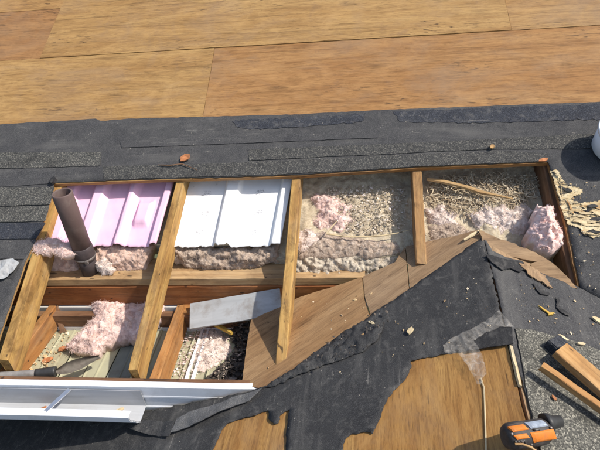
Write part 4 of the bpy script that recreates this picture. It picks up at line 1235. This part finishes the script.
# tool
DF = frame(GR @ Vector((*loc(524, 434, GR, 0.0), 0.010)), (1, 0.33, -0.12), (0, 1, 0.1))
dn = Vector((0.1, -0.25, 0.96))
DF = frame(GR @ Vector((*loc(524, 432, GR, 0.035), 0.046)), Vector((1, 0.30, -0.15)), Vector((0, 1, 0.30)))
DR = root('power_tool', DF, 'orange and black cordless power tool lying at the bottom of the ridge', 'power tool')
def rbox(name, lo, hi, mat, bev, M4=DF, parent=None):
    return box(name, lo, hi, mat, M4, parent or DR, bev)
AX = DF @ Matrix.Translation((-0.056, -0.008, -0.010)) @ Matrix.Rotation(math.pi / 2, 4, 'Y')
lathe('housing', [(0.016, 0.0), (0.026, 0.004), (0.031, 0.014), (0.032, 0.040), (0.030, 0.060), (0.031, 0.080), (0.029, 0.104), (0.024, 0.112)], 'black_plastic', AX, DR)
def shell(name, x0, x1, a0, a1, r, mat, th=0.004):
    """moulded panel wrapped round the housing; angle 90 is straight up, more leans to the viewer"""
    vv, ff = [], []
    NA, NX_ = 10, 8
    for lay in (0, 1):
        for i in range(NX_ + 1):
            t = i / NX_
            for j in range(NA + 1):
                q = j / NA
                e = min(1, 6 * min(t, 1 - t), 6 * min(q, 1 - q))
                rad = (r + th * (0.35 + 0.65 * e)) if lay == 0 else r - 0.004
                sk = 0.006 * (q - 0.5)
                a_ = math.radians(a0 + (a1 - a0) * q)
                vv.append((x0 + (x1 - x0) * t + sk, rad * math.cos(a_) - 0.008, rad * math.sin(a_) - 0.010))
    W_ = NA + 1; n0 = (NX_ + 1) * W_
    for i in range(NX_):
        for j in range(NA):
            q = i * W_ + j
            ff += [(q, q + 1, q + W_ + 1, q + W_), (n0 + q, n0 + q + W_, n0 + q + W_ + 1, n0 + q + 1)]
    rim = list(range(W_)) + [i * W_ + NA for i in range(1, NX_ + 1)] + [NX_ * W_ + j for j in range(NA - 1, -1, -1)] + [i * W_ for i in range(NX_ - 1, 0, -1)]
    for a_, b_ in zip(rim, rim[1:] + rim[:1]):
        ff.append((b_, a_, n0 + a_, n0 + b_))
    return mesh_obj(name, vv, ff, mat, DF, DR, False)
shell('grip_panel', -0.004, 0.056, 98, 142, 0.031, 'orange_plastic')
shell('rear_panel', -0.050, -0.010, 58, 86, 0.031, 'orange_plastic')
shell('rear_panel', -0.046, -0.014, 98, 118, 0.031, 'orange_plastic', 0.003)
shell('belt_clip', -0.004, 0.042, 52, 84, 0.031, 'clip_grey', 0.005)
shell('slide_switch', 0.004, 0.018, 88, 96, 0.031, 'tool_dark', 0.004)
for sx_, an_ in ((-0.030, 128), (-0.006, 150), (0.050, 92), (-0.052, 92)):
    a_ = math.radians(an_)
    c_ = DF @ Matrix.Translation((sx_, 0.0325 * math.cos(a_) - 0.008, 0.0325 * math.sin(a_) - 0.010)) @ Matrix.Rotation(math.radians(90 - an_) * -1, 4, 'X')
    lathe('screw', [(0.0030, -0.003), (0.0030, 0.0005), (0.0012, 0.0008)], 'steel', c_, DR, 10)
for k_ in range(4):
    shell('vent_slot', -0.046 + 0.007 * k_, -0.0425 + 0.007 * k_, 122, 146, 0.031, 'tool_dark', 0.0022)
lathe('nose', [(0.024, 0.0), (0.023, 0.012), (0.016, 0.022), (0.014, 0.045)], 'tool_dark', DF @ Matrix.Translation((0.056, 0.008, -0.008)) @ Matrix.Rotation(math.pi / 2, 4, 'Y'), DR)
rbox('handle', (-0.030, -0.150, -0.028), (0.004, -0.056, 0.004), 'black_plastic', 0.010)
rbox('handle_stripe', (-0.024, -0.110, 0.0035), (-0.004, -0.066, 0.008), 'orange_plastic', 0.002)
rbox('battery_pack', (-0.052, -0.200, -0.032), (0.036, -0.148, 0.012), 'black_plastic', 0.006)
rbox('trigger', (0.004, -0.090, -0.020), (0.014, -0.064, -0.004), 'orange_plastic', 0.002)
def cord():
    pts = [(-0.05, -0.03, 0.014), (-0.035, -0.034, 0.020), (-0.018, -0.044, 0.021), (-0.006, -0.058, 0.018), (-0.004, -0.072, 0.012)]
    vv, ff = [], []
    for i, p in enumerate(pts):
        d = (Vector(pts[min(4, i + 1)]) - Vector(pts[max(0, i - 1)])).normalized()
        s = d.cross(Vector((0, 0, 1))).normalized(); u_ = s.cross(d)
        for j in range(8):
            a = j * math.pi / 4
            vv.append(Vector(p) + (s * math.cos(a) + u_ * math.sin(a)) * 0.0028)
    for i in range(4):
        for j in range(8):
            k = (j + 1) % 8
            ff.append((i * 8 + j, i * 8 + k, i * 8 + 8 + k, i * 8 + 8 + j))
    mesh_obj('wrist_loop', vv, ff, 'splinter', DF, DR, True)
cord()

# wood chips on the felt, larger ones singly
GUTF = frame((0, gy - 0.03, gz - 0.079), (1, 0, 0), (0, 1, 0))
def chip(a, b, F, w, L, wd, th, rot, mat, label, name='wood_chip'):
    base = F @ Vector((*loc(a, b, F, w), w))
    Fm = Matrix.Translation(base) @ F.to_3x3().to_4x4() @ Matrix.Rotation(rot, 4, 'Z')
    pts = rough_line([(-L / 2, -wd * 0.2), (-L * 0.2, -wd / 2), (L * 0.3, -wd * 0.45), (L / 2, wd * 0.1), (L * 0.15, wd / 2), (-L * 0.35, wd * 0.35)], wd * 0.25, wd * 0.5, True, a)
    o = sheet(name, pts, Fm, mat, th, None, max(wd * 0.4, 0.003), lambda x, y, d: th + wd * 0.15 * fbm(x * 80, y * 80, a, 2))
    return tag(o, label, 'wood chip')
chip(410.5, 331, GL, 0.008, 0.030, 0.017, 0.006, 2.6, 'pale_wood', 'single pale wood chip in the middle of the black felt slope')
chip(44, 410, GUTF, 0.0, 0.036, 0.024, 0.005, 0.3, 'brick_red', 'curled brown leaf-like flake lying in the gutter')
chip(120, 410, GUTF, 0.0, 0.030, 0.014, 0.005, 0.5, 'pale_wood', 'pale splinter in the gutter near its cut end')
chip(372, 323, GL, 0.012, 0.030, 0.012, 0.004, 0.8, 'pale_wood', 'pale chip beside the torn felt folds near the valley')
chip(361, 337, GL, 0.016, 0.034, 0.010, 0.004, 2.4, 'splinter', 'brown splinter on the felt folds left of the pale chips')
chip(545, 311, GR, 0.008, 0.050, 0.009, 0.004, 0.9, 'yellow_wood', 'yellow splinter on the felt right of the gable ridge')
chip(551, 314, GR, 0.010, 0.034, 0.008, 0.004, 2.2, 'yellow_wood', 'small yellow splinter lying against a longer yellow one')
chip(598, 321, GR, 0.008, 0.045, 0.022, 0.006, 1.2, 'pale_wood', 'pale yellow wood chip at the right edge above the boards')
chip(581, 344, GR, 0.015, 0.030, 0.010, 0.004, 1.8, 'pale_wood', 'pale splinter just above the wider board')
chip(563, 338, GR, 0.015, 0.034, 0.010, 0.004, 1.1, 'pale_wood', 'pale splinter at the upper end of the wider board')
chip(554, 398, GR, 0.014, 0.018, 0.008, 0.003, 0.4, 'brick_red', 'tiny orange chip on the shingles below the narrow board')
chip(185, 158, MAIN, 0.014, 0.050, 0.034, 0.005, 0.5, 'brick_red', 'rust orange shard on the dark felt above the second rafter', 'shard')
stick('twig', [(158, 165), (170, 165.5), (182, 164), (190, 167), (197, 170)], MAIN, 0.013, 0.006, 0.003, 'ledger', 'thin dark twig lying below the rust orange shard', 'twig')
chip(492, 147, MAIN, 0.014, 0.022, 0.018, 0.006, 0.5, 'splinter', 'small brown clod on the shingles above the right bay', 'clod')
chip(543, 160.5, MAIN, 0.014, 0.040, 0.014, 0.008, 0.2, 'brick_red', 'rusty brown scrap at the top right corner of the opening', 'scrap')
chip(54, 181, MAIN, 0.012, 0.034, 0.026, 0.014, 1.2, 'felt_gap_black', 'black tar lump at the top left corner of the opening', 'tar_lump')

# grey metal scrap on the far left
o = px_sheet('flashing_scrap', [(-20, 266), (0, 261), (14, 259), (20, 263), (14, 272), (4, 279), (-20, 284)], MAIN, M['grey_board'], 0.002, None, 0.016, 0.004, 0.008, 0.01, lambda x, y, d: 0.010 * fbm(x * 18, y * 18, 3.3, 3) + 0.004, 81.0)
tag(o, 'crumpled grey metal scrap on the roof left of the leftmost rafter', 'scrap')

# crumbs over the felt
scatter('felt_crumbs', [(440, 300), (484, 250), (512, 330), (440, 350), (330, 375), (300, 372), (370, 320)], GL, 0.007, 34, 0.001, 0.0045, 'wood_chips', 'pale wood crumbs sprinkled over the felt of the left gable slope', 'debris', seed=11, power=3)
scatter('felt_crumbs', [(495, 258), (530, 275), (570, 290), (610, 310), (610, 350), (560, 335), (518, 322)], GR, 0.007, 60, 0.001, 0.005, 'wood_chips', 'pale wood crumbs sprinkled over the right gable slope', 'debris', seed=12, power=3)
scatter('valley_crumbs', [(262, 384), (300, 362), (345, 328), (385, 305), (392, 318), (372, 345), (340, 362), (300, 378)], GL, 0.022, 110, 0.0015, 0.006, 'dark_chips', 'dark crumbs along the crumpled felt in the valley', 'debris', seed=13, power=2)
scatter('deck_crumbs', [(560, 180), (600, 180), (600, 300), (580, 285), (566, 240)], MAIN, 0.010, 70, 0.0012, 0.005, 'wood_chips', 'pale crumbs on the roof right of the opening', 'debris', seed=14, power=3)
scatter('strip_crumbs', [(262, 375), (300, 300), (395, 268), (470, 238), (400, 290), (330, 335)], GL, 0.003, 45, 0.0010, 0.006, 'wood_chips', 'pale crumbs on the valley sheathing strips', 'debris', seed=15, power=3)

# ------------------------------------------------------------------ torn clear film
o = px_sheet('plastic_film', [(443, 345), (452, 338), (470, 330), (490, 318), (499, 311), (512, 324), (514, 327), (500, 327), (486, 333), (474, 341), (481, 352), (485, 366), (487, 374), (483, 378), (481, 385), (477, 384), (472, 374), (466, 364), (458, 354), (449, 355), (444, 352)], GL, M['film'], 0.0006, None, 0.018, 0.003, 0.006, 0.006, lambda x, y, d: 0.007 * abs(fbm(x * 16, y * 30, 3.3, 3)) + 0.002 * fbm(x * 70, y * 70, 2, 2), 91.0, smooth=True)
tag(o, 'torn piece of clear plastic film stuck near the gable ridge', 'plastic film')
stick('film_strip', [(481, 378), (484, 388), (484.5, 400), (485, 415), (485.5, 432), (486, 452)], GL, 0.0025, 0.0045, 0.0015, 'pale_wood', 'narrow pale strip running down the plywood from the plastic film', 'strip', taper=0.9)

# ------------------------------------------------------------------ white container at the right edge
bc = MAIN @ Vector((*loc(615, 150, MAIN, 0.0), 0.014))
BM_ = Matrix.Translation(bc) @ MAIN.to_3x3().to_4x4()
BK = root('tub', BM_, 'low white plastic tub standing on the felt, cut off by the right edge', 'tub')
lathe('body', [(0.088, 0.0), (0.092, 0.004), (0.098, 0.11), (0.094, 0.11), (0.086, 0.006)], 'bucket', BM_, BK, closed=True)
lathe('rim', [(0.0985, 0.097), (0.103, 0.098), (0.103, 0.113), (0.0985, 0.114)], 'bucket', BM_, BK, closed=True)
lathe('floor', [(0.0855, 0.004), (0.0855, 0.007)], 'bucket', BM_, BK)
